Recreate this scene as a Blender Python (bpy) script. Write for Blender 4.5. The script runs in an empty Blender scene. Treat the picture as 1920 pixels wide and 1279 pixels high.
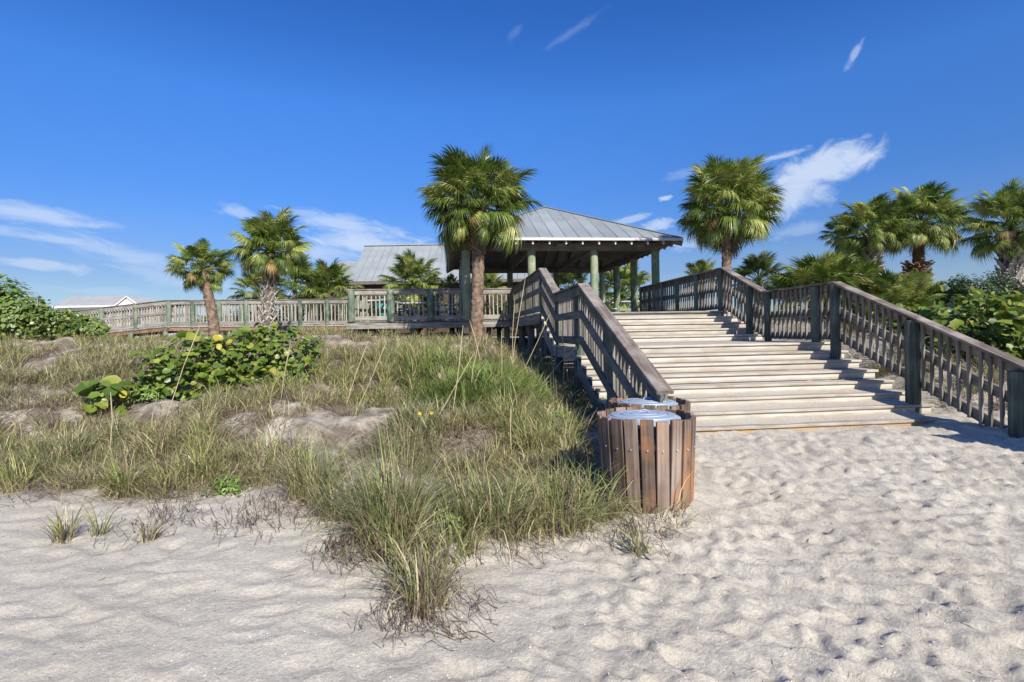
import bpy, math, random
import numpy as np
from mathutils import Vector, Matrix
random.seed(7); rng = np.random.default_rng(11)
C = bpy.context.scene.collection
SC = bpy.context.scene

# ------------------------------------------------------------------ camera, sky, sun, exposure
F, HY, ROLL = 1000.0, 624.0, -0.0173
EYE = 1.6
SUN_EL, SUN_AZ = 34.0, 155.4        # azimuth clockwise from +Y (the view direction)
cd = bpy.data.cameras.new('camera'); cam = bpy.data.objects.new('camera', cd); C.objects.link(cam)
cd.sensor_width = 36; cd.lens = F / 1920 * 36; cd.shift_y = -(639.5 - HY) / 1920
cd.clip_start = .05; cd.clip_end = 6000
cam.matrix_world = Matrix.Translation((0, 0, EYE)) @ Matrix.Rotation(-ROLL, 4, 'Y') @ Matrix.Rotation(math.pi / 2, 4, 'X')
SC.camera = cam
SC.view_settings.view_transform = 'Standard'; SC.view_settings.look = 'None'
SC.view_settings.gamma = 1; SC.view_settings.use_curve_mapping = False
SC.view_settings.exposure = 0.34
SC.cycles.max_bounces = 6; SC.cycles.transparent_max_bounces = 8

world = bpy.data.worlds.new('World'); SC.world = world; world.use_nodes = True
def ramp(N, stops):
    r = N.new('ShaderNodeValToRGB'); el = r.color_ramp.elements
    while len(el) > 1: el.remove(el[-1])
    el[0].position = stops[0][0]; el[0].color = (*stops[0][1], 1)
    for p, c in stops[1:]:
        q = el.new(p); q.color = (*c, 1)
    return r
def build_world():
    nt = world.node_tree; nt.nodes.clear(); N = nt.nodes; L = nt.links
    def sock(i, v):
        if isinstance(v, (int, float)): i.default_value = v
        else: L.new(v, i)
    def m(op, a, b=None, c=None, clamp=False):
        n = N.new('ShaderNodeMath'); n.operation = op; n.use_clamp = clamp
        sock(n.inputs[0], a)
        if b is not None: sock(n.inputs[1], b)
        if c is not None: sock(n.inputs[2], c)
        return n.outputs[0]
    sky = N.new('ShaderNodeTexSky'); sky.sky_type = 'NISHITA'; sky.sun_disc = False
    sky.sun_elevation = math.radians(SUN_EL); sky.sun_rotation = math.radians(SUN_AZ)
    sky.air_density = 1.0; sky.dust_density = 0.35; sky.ozone_density = 3.2
    hs = N.new('ShaderNodeHueSaturation'); hs.inputs['Saturation'].default_value = 1.34; hs.inputs['Value'].default_value = 1.10
    hs.inputs['Hue'].default_value = 0.518
    L.new(sky.outputs[0], hs.inputs['Color'])
    tc = N.new('ShaderNodeTexCoord'); sp = N.new('ShaderNodeSeparateXYZ'); L.new(tc.outputs['Generated'], sp.inputs[0])
    x, y, z = sp.outputs
    az = m('MULTIPLY', m('ARCTAN2', x, y), 57.2958); el = m('MULTIPLY', m('ARCSINE', z), 57.2958)
    def blob(px, py, rx, ry, ang, dens, streak=4.0, ns=0.25, edge=.55):
        # centre and size in pixels of the 1920 photo, turned into degrees of azimuth and elevation
        X = (px - 960) / F; Z = (HY - py + .0173 * -(px - 960)) / F
        a0 = math.degrees(math.atan(X)); e0 = math.degrees(math.atan(Z / math.hypot(1, X)))
        k = 57.3 / F / math.hypot(1, X)
        rx *= k / math.hypot(1, X); ry *= k
        ca, sa = math.cos(math.radians(ang)), math.sin(math.radians(ang))
        da = m('SUBTRACT', az, a0); de = m('SUBTRACT', el, e0)
        u = m('ADD', m('MULTIPLY', da, ca / rx), m('MULTIPLY', de, sa / rx))
        v = m('ADD', m('MULTIPLY', da, -sa / ry), m('MULTIPLY', de, ca / ry))
        d = m('SQRT', m('ADD', m('MULTIPLY', u, u), m('MULTIPLY', v, v)))
        cx = N.new('ShaderNodeCombineXYZ')
        L.new(m('MULTIPLY', m('ADD', u, px * .013), rx * ns), cx.inputs[0]); L.new(m('MULTIPLY', m('ADD', v, py * .017), ry * ns * streak), cx.inputs[1])
        no = N.new('ShaderNodeTexNoise'); no.inputs['Scale'].default_value = 1.6; no.inputs['Detail'].default_value = 5; no.inputs['Roughness'].default_value = .6
        no.inputs['Distortion'].default_value = .6
        L.new(cx.outputs[0], no.inputs['Vector'])
        dd = m('ADD', d, m('MULTIPLY', m('SUBTRACT', no.outputs[0], .5), 1.7))
        f = N.new('ShaderNodeMapRange'); f.interpolation_type = 'SMOOTHSTEP'
        L.new(dd, f.inputs[0]); f.inputs[1].default_value = 1.05; f.inputs[2].default_value = edge - .35; f.inputs[3].default_value = 0; f.inputs[4].default_value = dens
        return f.outputs[0]
    B = [(1545, 318, 125, 38, 12, .8, 1.6, .22, .7), (1500, 350, 80, 58, 30, .75, 1.3, .22, .6), (1470, 385, 34, 44, 10, .6, 1.2, .25, .8), (1470, 292, 60, 7, 8, .55, 3, .3, .6),
         (1590, 272, 55, 11, 8, .5, 2, .4, .6), (1612, 298, 32, 14, 20, .5, 1.5, .5, .7),
         (1612, 100, 34, 9, 55, .42, 2, .5, .6), (1085, 58, 80, 9, 22, .13, 3, .3, .3), (975, 62, 24, 10, 30, .09, 2, .4, .3),
         (60, 402, 210, 26, -5, .62, 4, .2, .4), (90, 447, 290, 15, -7, .5, 5, .2, .4), (90, 498, 150, 16, -3, .55, 4, .2, .4), (240, 480, 260, 30, -12, .5, 3.4, .16, .3), (340, 520, 190, 45, -10, .42, 3, .2, .25),
         (150, 508, 30, 14, 20, .35, 2, .4, .5), (180, 545, 260, 22, 0, .3, 3, .12, .3),
         (650, 420, 160, 20, -8, .62, 4, .2, .45), (700, 458, 165, 32, -5, .75, 3.5, .2, .45), (600, 470, 100, 28, -5, .55, 2.5, .2, .5), (445, 396, 48, 15, -10, .45, 2, .4, .5), (600, 405, 60, 8, -5, .4, 3, .3, .5),
         (1252, 372, 16, 6, 5, .7, 1.5, .6, .7), (1235, 421, 40, 14, 5, .65, 2, .4, .6), (1180, 413, 60, 9, 12, .5, 2.5, .3, .6), (1310, 455, 90, 20, 0, .5, 2, .3, .5), (1500, 430, 80, 22, 10, .3, 2, .3, .4), (1290, 325, 60, 10, 8, .2, 2.5, .3, .4),
         (1800, 500, 260, 30, 3, .14, 3, .15, .3)]
    tot = None
    for b in B:
        o = blob(*b); tot = o if tot is None else m('MAXIMUM', tot, o)
    # thin haze low over the horizon, the same all the way round
    lo = N.new('ShaderNodeMapRange'); lo.interpolation_type = 'SMOOTHSTEP'; L.new(el, lo.inputs[0])
    lo.inputs[1].default_value = 15; lo.inputs[2].default_value = -2; lo.inputs[3].default_value = 0; lo.inputs[4].default_value = .22
    cz = N.new('ShaderNodeCombineXYZ'); L.new(m('MULTIPLY', az, .05), cz.inputs[0]); L.new(m('MULTIPLY', el, .5), cz.inputs[1])
    n2 = N.new('ShaderNodeTexNoise'); n2.inputs['Scale'].default_value = 1.2; n2.inputs['Detail'].default_value = 5; L.new(cz.outputs[0], n2.inputs['Vector'])
    lowf = m('MULTIPLY', lo.outputs[0], m('ADD', m('MULTIPLY', n2.outputs[0], 1.0), .45))
    tot = m('MAXIMUM', tot, lowf, clamp=True)
    # the air near the horizon is deeper in tone than the model sky, all the way round
    er = N.new('ShaderNodeMapRange'); L.new(el, er.inputs[0]); er.inputs[1].default_value = 0; er.inputs[2].default_value = 30
    rp = ramp(N, [(0, (.38, .43, .54)), (.2, (.41, .47, .58)), (.4, (.60, .71, .80)), (.75, (1.08, 1.12, 1.08)), (1, (1, 1, 1))]); L.new(er.outputs[0], rp.inputs[0])
    mm = N.new('ShaderNodeMix'); mm.data_type = 'RGBA'; mm.blend_type = 'MULTIPLY'; mm.inputs['Factor'].default_value = 1; L.new(hs.outputs[0], mm.inputs['A']); L.new(rp.outputs[0], mm.inputs['B'])
    mx = N.new('ShaderNodeMix'); mx.data_type = 'RGBA'; L.new(tot, mx.inputs['Factor'])
    L.new(mm.outputs['Result'], mx.inputs['A']); mx.inputs['B'].default_value = (4.6, 5.3, 6.4, 1)
    bg = N.new('ShaderNodeBackground'); bg.inputs['Strength'].default_value = SKY_STRENGTH; L.new(mx.outputs['Result'], bg.inputs[0])
    out = N.new('ShaderNodeOutputWorld'); L.new(bg.outputs[0], out.inputs[0])
SKY_STRENGTH = 0.12
build_world()
sd = bpy.data.lights.new('sun', 'SUN'); sd.energy = 5.0; sd.angle = math.radians(.53); sd.color = (1, .945, .86)
sun = bpy.data.objects.new('sun', sd); C.objects.link(sun)
a, e = math.radians(SUN_AZ), math.radians(SUN_EL)
sun_dir = Vector((math.sin(a) * math.cos(e), math.cos(a) * math.cos(e), math.sin(e)))
sun.rotation_euler = sun_dir.to_track_quat('Z', 'Y').to_euler(); sun.location = sun_dir * 50

# ------------------------------------------------------------------ coordinates
YAW, X0, D0, W, RI, TR, LND, DK = .1148, .75, 12.657, 4.536, .1449, .34, 2.1385, .4554
CYA, SYA = math.cos(YAW), math.sin(YAW)
SITE = Matrix.Translation((X0, D0, EYE + DK)) @ Matrix.Rotation(YAW, 4, 'Z')   # local x = along a step, -y = down the stairs, z = above deck
def S(u, v, w): return Vector((u, -v, w))
def SW(u, v, w): return SITE @ S(u, v, w)
def unp(px, py, D):
    a_, b_ = px - 960, py - 639.5; cr, sr = math.cos(ROLL), math.sin(ROLL)
    qx = a_ * cr + b_ * sr; qy = -a_ * sr + b_ * cr - (HY - 639.5)
    return Vector((qx / F * D, D, EYE - qy / F * D))
def to_uv(x, y):
    dx, dy = x - X0, y - D0
    return dx * CYA + dy * SYA, dx * SYA - dy * CYA
_perm = np.random.default_rng(5).random((256, 256))
def vnoise(x, y):
    xi = np.floor(x).astype(int); yi = np.floor(y).astype(int); fx = x - xi; fy = y - yi
    fx = fx * fx * (3 - 2 * fx); fy = fy * fy * (3 - 2 * fy)
    g = lambda i, j: _perm[i & 255, j & 255]
    return (g(xi, yi) * (1 - fx) + g(xi + 1, yi) * fx) * (1 - fy) + (g(xi, yi + 1) * (1 - fx) + g(xi + 1, yi + 1) * fx) * fy - .5
def fbm(x, y, o=4):
    r = 0; k = 1.
    for i in range(o): r = r + vnoise(x + 17.3 * i, y + 9.1 * i) * k; x = x * 2.03; y = y * 2.03; k *= .5
    return r
def sst(t): t = np.clip(t, 0, 1); return t * t * (3 - 2 * t)
GRID = None
def ground(x, y):
    if GRID is None: return ground_shape(x, y)
    xs, ys, Z = GRID; x = np.clip(np.asarray(x, float), xs[0], xs[-2]); y = np.clip(np.asarray(y, float), ys[0], ys[-2])
    j = np.clip(np.searchsorted(xs, x) - 1, 0, len(xs) - 2); i = np.clip(np.searchsorted(ys, y) - 1, 0, len(ys) - 2)
    fx = (x - xs[j]) / (xs[j + 1] - xs[j]); fy = (y - ys[i]) / (ys[i + 1] - ys[i])
    return (Z[i, j] * (1 - fx) + Z[i, j + 1] * fx) * (1 - fy) + (Z[i + 1, j] * (1 - fx) + Z[i + 1, j + 1] * fx) * fy
def ground_shape(x, y):
    x = np.asarray(x, float); y = np.asarray(y, float)
    u, v = to_uv(x, y)
    left = np.interp(y, [-900, 0, 2.5, 5, 7, 9, 12, 16, 24, 60, 2000], [-3, -.14, 0, .14, .47, .82, 1.24, 1.36, 1.42, 1.5, 1.5])
    mid = np.interp(y, [-900, 0, 2.5, 6.6, 8, 13, 20, 60, 2000], [-3, -.14, 0, .25, .28, .9, 1.3, 1.5, 1.5])
    right = np.interp(y, [-900, 0, 2.5, 5.5, 7, 8.5, 10, 13, 20, 60, 2000], [-3, -.14, 0, .24, .42, .85, 1.25, 1.75, 1.95, 1.6, 1.5])
    u0 = np.interp(y, [4, 6.5, 8], [-1.1, -.75, -.35])
    wl = sst((u0 - u) / .9); wr = sst((u - (W + .15)) / 1.2)
    z = mid * (1 - wl - wr) + left * wl + right * wr
    near = sst((60 - y) / 30)
    z = z + wl * near * (fbm(x * .6 + 3, y * .6) * .50 * sst((y - 4.6) / 1.5)) + wr * near * fbm(x * .5, y * .5 + 8) * .25
    return z
def gz(x, y): return float(ground(np.array([x]), np.array([y]))[0])
def gpt(px, py, dmax=40):
    Ds = np.linspace(2, dmax, 1600); d1 = unp(px, py, 1.0)
    X = d1.x * Ds; Z = EYE + (d1.z - EYE) * Ds
    h = Z - ground(X, Ds); i = np.argmax(h < 0)
    if h[i] >= 0: i = len(Ds) - 1
    return Vector((X[i], Ds[i], float(ground(X[i:i + 1], Ds[i:i + 1])[0])))

# ------------------------------------------------------------------ materials
def nt_mat(name):
    m_ = bpy.data.materials.new(name); m_.use_nodes = True; nt = m_.node_tree
    return m_, nt, nt.nodes, nt.links, nt.nodes['Principled BSDF']
def wood(name, dark, mid, light, rough=.85, grain=1.0, bump=.35, blot=None, var=.25, sand=None, stain=False):
    m_, nt, N, L, P = nt_mat(name)
    tc = N.new('ShaderNodeTexCoord'); oi = N.new('ShaderNodeObjectInfo')
    of = N.new('ShaderNodeVectorMath'); of.operation = 'ADD'; L.new(tc.outputs['Object'], of.inputs[0])
    sc_ = N.new('ShaderNodeVectorMath'); sc_.operation = 'SCALE'; sc_.inputs[3].default_value = 37.0
    cb = N.new('ShaderNodeCombineXYZ'); [L.new(oi.outputs['Random'], cb.inputs[i]) for i in range(3)]
    L.new(cb.outputs[0], sc_.inputs[0]); L.new(sc_.outputs[0], of.inputs[1])
    mp = N.new('ShaderNodeMapping'); mp.inputs['Scale'].default_value = (1.3 * grain, 34 * grain, 34 * grain); L.new(of.outputs[0], mp.inputs[0])
    n1 = N.new('ShaderNodeTexNoise'); n1.inputs['Scale'].default_value = 1; n1.inputs['Detail'].default_value = 5; n1.inputs['Distortion'].default_value = .5; L.new(mp.outputs[0], n1.inputs['Vector'])
    n2 = N.new('ShaderNodeTexNoise'); n2.inputs['Scale'].default_value = 3.2; n2.inputs['Detail'].default_value = 4; L.new(of.outputs[0], n2.inputs['Vector'])
    ad = N.new('ShaderNodeMath'); ad.operation = 'MULTIPLY_ADD'; L.new(n2.outputs[0], ad.inputs[0]); ad.inputs[1].default_value = .6; 
    sb = N.new('ShaderNodeMath'); sb.operation = 'MULTIPLY_ADD'; L.new(oi.outputs['Random'], sb.inputs[0]); sb.inputs[1].default_value = var; sb.inputs[2].default_value = -.3 - var / 2
    L.new(sb.outputs[0], ad.inputs[2])
    a2 = N.new('ShaderNodeMath'); a2.operation = 'ADD'; L.new(n1.outputs[0], a2.inputs[0]); L.new(ad.outputs[0], a2.inputs[1])
    r = ramp(N, [(.25, dark), (.5, mid), (.75, light)]); L.new(a2.outputs[0], r.inputs[0])
    col = r.outputs[0]
    if blot:
        n3 = N.new('ShaderNodeTexNoise'); n3.inputs['Scale'].default_value = blot[1]; n3.inputs['Detail'].default_value = 6; L.new(of.outputs[0], n3.inputs['Vector'])
        rr = ramp(N, [(.48, (0, 0, 0)), (.66, (1, 1, 1))]); L.new(n3.outputs[0], rr.inputs[0])
        mx = N.new('ShaderNodeMix'); mx.data_type = 'RGBA'; L.new(rr.outputs[0], mx.inputs['Factor']); L.new(col, mx.inputs['A']); mx.inputs['B'].default_value = (*blot[0], 1)
        col = mx.outputs['Result']
    if sand:
        ge = N.new('ShaderNodeNewGeometry'); s3 = N.new('ShaderNodeSeparateXYZ'); L.new(ge.outputs['True Normal'], s3.inputs[0])
        n4 = N.new('ShaderNodeTexNoise'); n4.inputs['Scale'].default_value = 5; n4.inputs['Detail'].default_value = 6; L.new(of.outputs[0], n4.inputs['Vector'])
        r4 = ramp(N, [(.40, (0, 0, 0)), (.60, (1, 1, 1))]); L.new(n4.outputs[0], r4.inputs[0])
        mu = N.new('ShaderNodeMath'); mu.operation = 'MULTIPLY'; mu.use_clamp = True; L.new(s3.outputs[2], mu.inputs[0]); L.new(r4.outputs[0], mu.inputs[1])
        m5 = N.new('ShaderNodeMath'); m5.operation = 'MULTIPLY'; L.new(mu.outputs[0], m5.inputs[0]); m5.inputs[1].default_value = sand
        mx = N.new('ShaderNodeMix'); mx.data_type = 'RGBA'; L.new(m5.outputs[0], mx.inputs['Factor']); L.new(col, mx.inputs['A']); mx.inputs['B'].default_value = (.46, .43, .40, 1)
        col = mx.outputs['Result']
    if stain:      # boot scuffs and damp along the lower edge of each riser
        s6 = N.new('ShaderNodeSeparateXYZ'); L.new(tc.outputs['Object'], s6.inputs[0])
        n6 = N.new('ShaderNodeTexNoise'); n6.inputs['Scale'].default_value = 2.2; n6.inputs['Detail'].default_value = 6; L.new(of.outputs[0], n6.inputs['Vector'])
        m6 = N.new('ShaderNodeMath'); m6.operation = 'MULTIPLY_ADD'; L.new(n6.outputs[0], m6.inputs[0]); m6.inputs[1].default_value = -.12; L.new(s6.outputs[2], m6.inputs[2])
        r6 = ramp(N, [(0, (1, 1, 1)), (1, (0, 0, 0))]); mr = N.new('ShaderNodeMapRange'); L.new(m6.outputs[0], mr.inputs[0]); mr.inputs[1].default_value = -.105; mr.inputs[2].default_value = -.05
        L.new(mr.outputs[0], r6.inputs[0]); mx = N.new('ShaderNodeMix'); mx.data_type = 'RGBA'; L.new(r6.outputs[0], mx.inputs['Factor']); L.new(col, mx.inputs['A']); mx.inputs['B'].default_value = (.38, .315, .24, 1)
        col = mx.outputs['Result']
    L.new(col, P.inputs['Base Color']); P.inputs['Roughness'].default_value = rough
    P.inputs['Specular IOR Level'].default_value = .25
    bp = N.new('ShaderNodeBump'); bp.inputs['Strength'].default_value = bump; bp.inputs['Distance'].default_value = .004; L.new(n1.outputs[0], bp.inputs['Height']); L.new(bp.outputs[0], P.inputs['Normal'])
    return m_
M = {}
M['weathered'] = wood('weathered_wood', (.125, .115, .095), (.255, .24, .205), (.40, .385, .335))
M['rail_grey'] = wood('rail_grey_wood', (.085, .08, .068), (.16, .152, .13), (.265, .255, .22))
M['cap'] = wood('rail_cap_wood', (.085, .065, .05), (.165, .135, .11), (.28, .24, .20), blot=((.33, .28, .24), 2.6))
M['baluster_shaded'] = wood('shaded_baluster_wood', (.10, .09, .075), (.19, .17, .14), (.30, .27, .235))  # darker copy of the baluster wood, shade of the stair railings in its colour
M['baluster'] = wood('baluster_wood', (.22, .19, .15), (.37, .33, .27), (.52, .47, .40))
M['tread'] = wood('tread_wood', (.27, .22, .16), (.43, .375, .29), (.55, .50, .41), var=.3, sand=.8)
M['riser'] = wood('riser_wood', (.35, .32, .26), (.49, .465, .40), (.58, .56, .495), var=.35, stain=True)
M['base_board'] = wood('base_board_wood', (.34, .2, .09), (.42, .28, .15), (.50, .37, .23))
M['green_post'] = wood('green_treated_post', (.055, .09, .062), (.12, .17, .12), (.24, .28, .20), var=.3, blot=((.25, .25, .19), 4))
M['shaded_post'] = wood('shaded_green_post', (.06, .07, .052), (.12, .14, .105), (.19, .21, .16), var=.3)  # green post wood darkened, shade on the stair posts painted into the colour
M['green_col'] = wood('green_treated_column', (.10, .15, .085), (.20, .265, .155), (.32, .36, .24), var=.2, blot=((.34, .33, .24), 3))
M['red_board'] = wood('red_brown_stringer', (.13, .07, .045), (.23, .125, .08), (.33, .2, .14))
M['dark_beam'] = wood('dark_beam_wood', (.08, .072, .06), (.15, .132, .108), (.23, .21, .175))
M['ceiling'] = wood('roof_underside_wood', (.15, .14, .115), (.235, .21, .175), (.32, .295, .25))
M['slat'] = wood('slat_wood', (.085, .06, .045), (.19, .135, .105), (.33, .26, .21), var=.45, blot=((.34, .17, .08), 2.2), grain=1.1)
M['bench'] = wood('bench_wood', (.34, .33, .30), (.5, .49, .45), (.62, .61, .58))
def plain(name, col, rough=.6, metal=0, spec=.5, noise=None, ns=6, bump=0, bs=20):
    m_, nt, N, L, P = nt_mat(name); P.inputs['Roughness'].default_value = rough; P.inputs['Metallic'].default_value = metal; P.inputs['Specular IOR Level'].default_value = spec
    tc = N.new('ShaderNodeTexCoord'); oi = N.new('ShaderNodeObjectInfo')
    n = N.new('ShaderNodeTexNoise'); n.inputs['Scale'].default_value = ns; n.inputs['Detail'].default_value = 5; L.new(tc.outputs['Object'], n.inputs['Vector'])
    c2 = noise or tuple(c * .78 for c in col)
    r = ramp(N, [(.35, c2), (.65, col)]); L.new(n.outputs[0], r.inputs[0])
    hv = N.new('ShaderNodeHueSaturation'); mv = N.new('ShaderNodeMapRange'); L.new(oi.outputs['Random'], mv.inputs[0]); mv.inputs[3].default_value = .86; mv.inputs[4].default_value = 1.12
    L.new(mv.outputs[0], hv.inputs['Value']); L.new(r.outputs[0], hv.inputs['Color']); L.new(hv.outputs[0], P.inputs['Base Color'])
    if bump:
        nb = N.new('ShaderNodeTexNoise'); nb.inputs['Scale'].default_value = bs; nb.inputs['Detail'].default_value = 6; L.new(tc.outputs['Object'], nb.inputs['Vector'])
        bp = N.new('ShaderNodeBump'); bp.inputs['Strength'].default_value = bump; bp.inputs['Distance'].default_value = .02; L.new(nb.outputs[0], bp.inputs['Height']); L.new(bp.outputs[0], P.inputs['Normal'])
    return m_
M['roof'] = plain('galvanised_roof', (.31, .335, .33), .6, .1, .45, (.245, .27, .27), .8)
M['drip'] = plain('pale_drip_edge', (.62, .61, .58), .6)
M['lid'] = plain('galvanised_lid', (.42, .49, .56), .55, .25, .5, (.33, .39, .46), 9)
M['can'] = plain('galvanised_can', (.20, .22, .25), .45, .6)
M['liner'] = plain('navy_liner', (.015, .02, .06), .4)
M['screw'] = plain('screw_head', (.6, .6, .58), .4, .6)
M['trunk'] = plain('palm_trunk', (.32, .235, .165), .95, 0, .2, (.12, .08, .055), 9, 1.6, 16)
M['trunk2'] = plain('grey_palm_trunk', (.20, .175, .145), .95, 0, .2, (.08, .065, .05), 14, 1.2, 22)
M['boot'] = plain('leaf_base', (.54, .50, .43), .9, 0, .2, (.27, .23, .185), 10)
M['boot_brown'] = plain('brown_leaf_base', (.30, .22, .16), .9, 0, .2, (.12, .08, .055), 10)
M['fibre'] = plain('trunk_fibre', (.24, .13, .08), .95, 0, .1, (.10, .055, .035), 25, .8, 60)
M['wall_brown'] = plain('brown_wall', (.085, .058, .034), .8)
M['house_white'] = plain('house_white', (.72, .70, .66), .7)
M['house_roof'] = plain('house_roof', (.40, .40, .38), .7, 0, .3, (.34, .34, .33), 1)
M['teal'] = plain('teal_plastic', (.03, .22, .19), .45)
M['table'] = plain('pale_table_top', (.62, .62, .58), .6)
M['sign'] = plain('sign_green', (.055, .07, .04), .7)
M['sign_text'] = plain('sign_lettering', (.34, .36, .28), .7)
M['stem'] = plain('woody_stem', (.2, .14, .09), .9)
M['twig'] = plain('dry_twig', (.15, .11, .08), .9)
M['shell'] = plain('shell_fragment', (.75, .73, .68), .5)
M['petal'] = plain('yellow_petal', (.75, .55, .02), .6)
def leafmat(name, c1, c2, c3=None, trans=.3, rough=.38, vcol=False, spec=.5, ns=2.5):
    m_, nt, N, L, P = nt_mat(name); out = N['Material Output']
    tc = N.new('ShaderNodeTexCoord'); oi = N.new('ShaderNodeObjectInfo')
    if vcol:
        at = N.new('ShaderNodeAttribute'); at.attribute_name = 'Col'; col = at.outputs['Color']
    else:
        n = N.new('ShaderNodeTexNoise'); n.inputs['Scale'].default_value = ns; L.new(tc.outputs['Object'], n.inputs['Vector'])
        ad = N.new('ShaderNodeMath'); ad.operation = 'MULTIPLY_ADD'; L.new(oi.outputs['Random'], ad.inputs[0]); ad.inputs[1].default_value = .8; ad.inputs[2].default_value = -.4
        a2 = N.new('ShaderNodeMath'); a2.operation = 'ADD'; L.new(n.outputs[0], a2.inputs[0]); L.new(ad.outputs[0], a2.inputs[1])
        st = [(.2, c1), (.6, c2)] + ([(.88, c3)] if c3 else [])
        r = ramp(N, st); L.new(a2.outputs[0], r.inputs[0]); col = r.outputs[0]
    L.new(col, P.inputs['Base Color']); P.inputs['Roughness'].default_value = rough; P.inputs['Specular IOR Level'].default_value = spec
    tr = N.new('ShaderNodeBsdfTranslucent'); L.new(col, tr.inputs[0])
    mx = N.new('ShaderNodeMixShader'); mx.inputs[0].default_value = trans; L.new(P.outputs[0], mx.inputs[1]); L.new(tr.outputs[0], mx.inputs[2]); L.new(mx.outputs[0], out.inputs[0])
    return m_
M['frond'] = leafmat('palm_frond', (.085, .13, .022), (.20, .275, .05), (.45, .48, .14), ns=1.2)
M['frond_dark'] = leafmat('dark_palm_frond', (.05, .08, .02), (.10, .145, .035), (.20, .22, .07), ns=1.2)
M['frond_yellow'] = leafmat('yellowing_frond', (.14, .15, .03), (.28, .24, .06), (.38, .27, .10))
M['frond_dead'] = leafmat('dead_frond', (.10, .075, .055), (.20, .15, .11), (.30, .22, .16), trans=.1, rough=.8)
M['grape'] = leafmat('sea_grape_leaf', (.09, .15, .022), (.19, .27, .04), (.34, .36, .06), ns=.8, trans=.3)
M['grape_yellow'] = leafmat('yellow_sea_grape_leaf', (.40, .35, .03), (.52, .45, .05), (.42, .30, .05))
M['blade'] = leafmat('grass_blade', 0, 0, vcol=True, trans=.25, rough=.55, spec=.3)
M['foliage'] = leafmat('shrub_leaf', 0, 0, vcol=True, trans=.25, rough=.4)
def sand_mat():
    m_, nt, N, L, P = nt_mat('beach_sand')
    ge = N.new('ShaderNodeNewGeometry')
    def noi(s, d=4, r=.5):
        n = N.new('ShaderNodeTexNoise'); n.inputs['Scale'].default_value = s; n.inputs['Detail'].default_value = d; n.inputs['Roughness'].default_value = r; L.new(ge.outputs['Position'], n.inputs['Vector']); return n.outputs[0]
    big = noi(.9, 4); r1 = ramp(N, [(.3, (.60, .54, .435)), (.7, (.70, .64, .525))]); L.new(big, r1.inputs[0])
    fine = noi(260, 2, .7); r2 = ramp(N, [(.30, (.50, .48, .46)), (.46, (.93, .93, .93)), (.62, (1.0, 1.0, 1.0)), (.72, (1.4, 1.4, 1.38))]); L.new(fine, r2.inputs[0])
    mid = noi(38, 5, .7); r3 = ramp(N, [(.30, (.78, .77, .75)), (.6, (1.04, 1.04, 1.03))]); L.new(mid, r3.inputs[0])
    mu = N.new('ShaderNodeMix'); mu.data_type = 'RGBA'; mu.blend_type = 'MULTIPLY'; mu.inputs['Factor'].default_value = 1; L.new(r1.outputs[0], mu.inputs['A']); L.new(r2.outputs[0], mu.inputs['B'])
    m2 = N.new('ShaderNodeMix'); m2.data_type = 'RGBA'; m2.blend_type = 'MULTIPLY'; m2.inputs['Factor'].default_value = 1; L.new(mu.outputs['Result'], m2.inputs['A']); L.new(r3.outputs[0], m2.inputs['B'])
    # litter and thin dead growth lying between the plants of the dune
    at = N.new('ShaderNodeAttribute'); at.attribute_name = 'dune'
    pat = noi(1.7, 5, .65); r4 = ramp(N, [(.36, (0, 0, 0)), (.56, (1, 1, 1))]); L.new(pat, r4.inputs[0])
    f = N.new('ShaderNodeMath'); f.operation = 'MULTIPLY'; L.new(at.outputs['Fac'], f.inputs[0]); L.new(r4.outputs[0], f.inputs[1])
    lit = ramp(N, [(.35, (.13, .10, .075)), (.65, (.27, .22, .165))]); L.new(noi(22, 6, .7), lit.inputs[0])
    m3 = N.new('ShaderNodeMix'); m3.data_type = 'RGBA'; L.new(f.outputs[0], m3.inputs['Factor']); L.new(m2.outputs['Result'], m3.inputs['A']); L.new(lit.outputs[0], m3.inputs['B'])
    L.new(m3.outputs['Result'], P.inputs['Base Color']); P.inputs['Roughness'].default_value = .95; P.inputs['Specular IOR Level'].default_value = .15
    ad = N.new('ShaderNodeMath'); ad.operation = 'MULTIPLY_ADD'; L.new(noi(45, 6, .7), ad.inputs[0]); ad.inputs[1].default_value = 3.; L.new(noi(300, 2), ad.inputs[2])
    bp = N.new('ShaderNodeBump'); bp.inputs['Strength'].default_value = .75; bp.inputs['Distance'].default_value = .008; L.new(ad.outputs[0], bp.inputs['Height']); L.new(bp.outputs[0], P.inputs['Normal'])
    return m_
M['sand'] = sand_mat()

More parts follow.
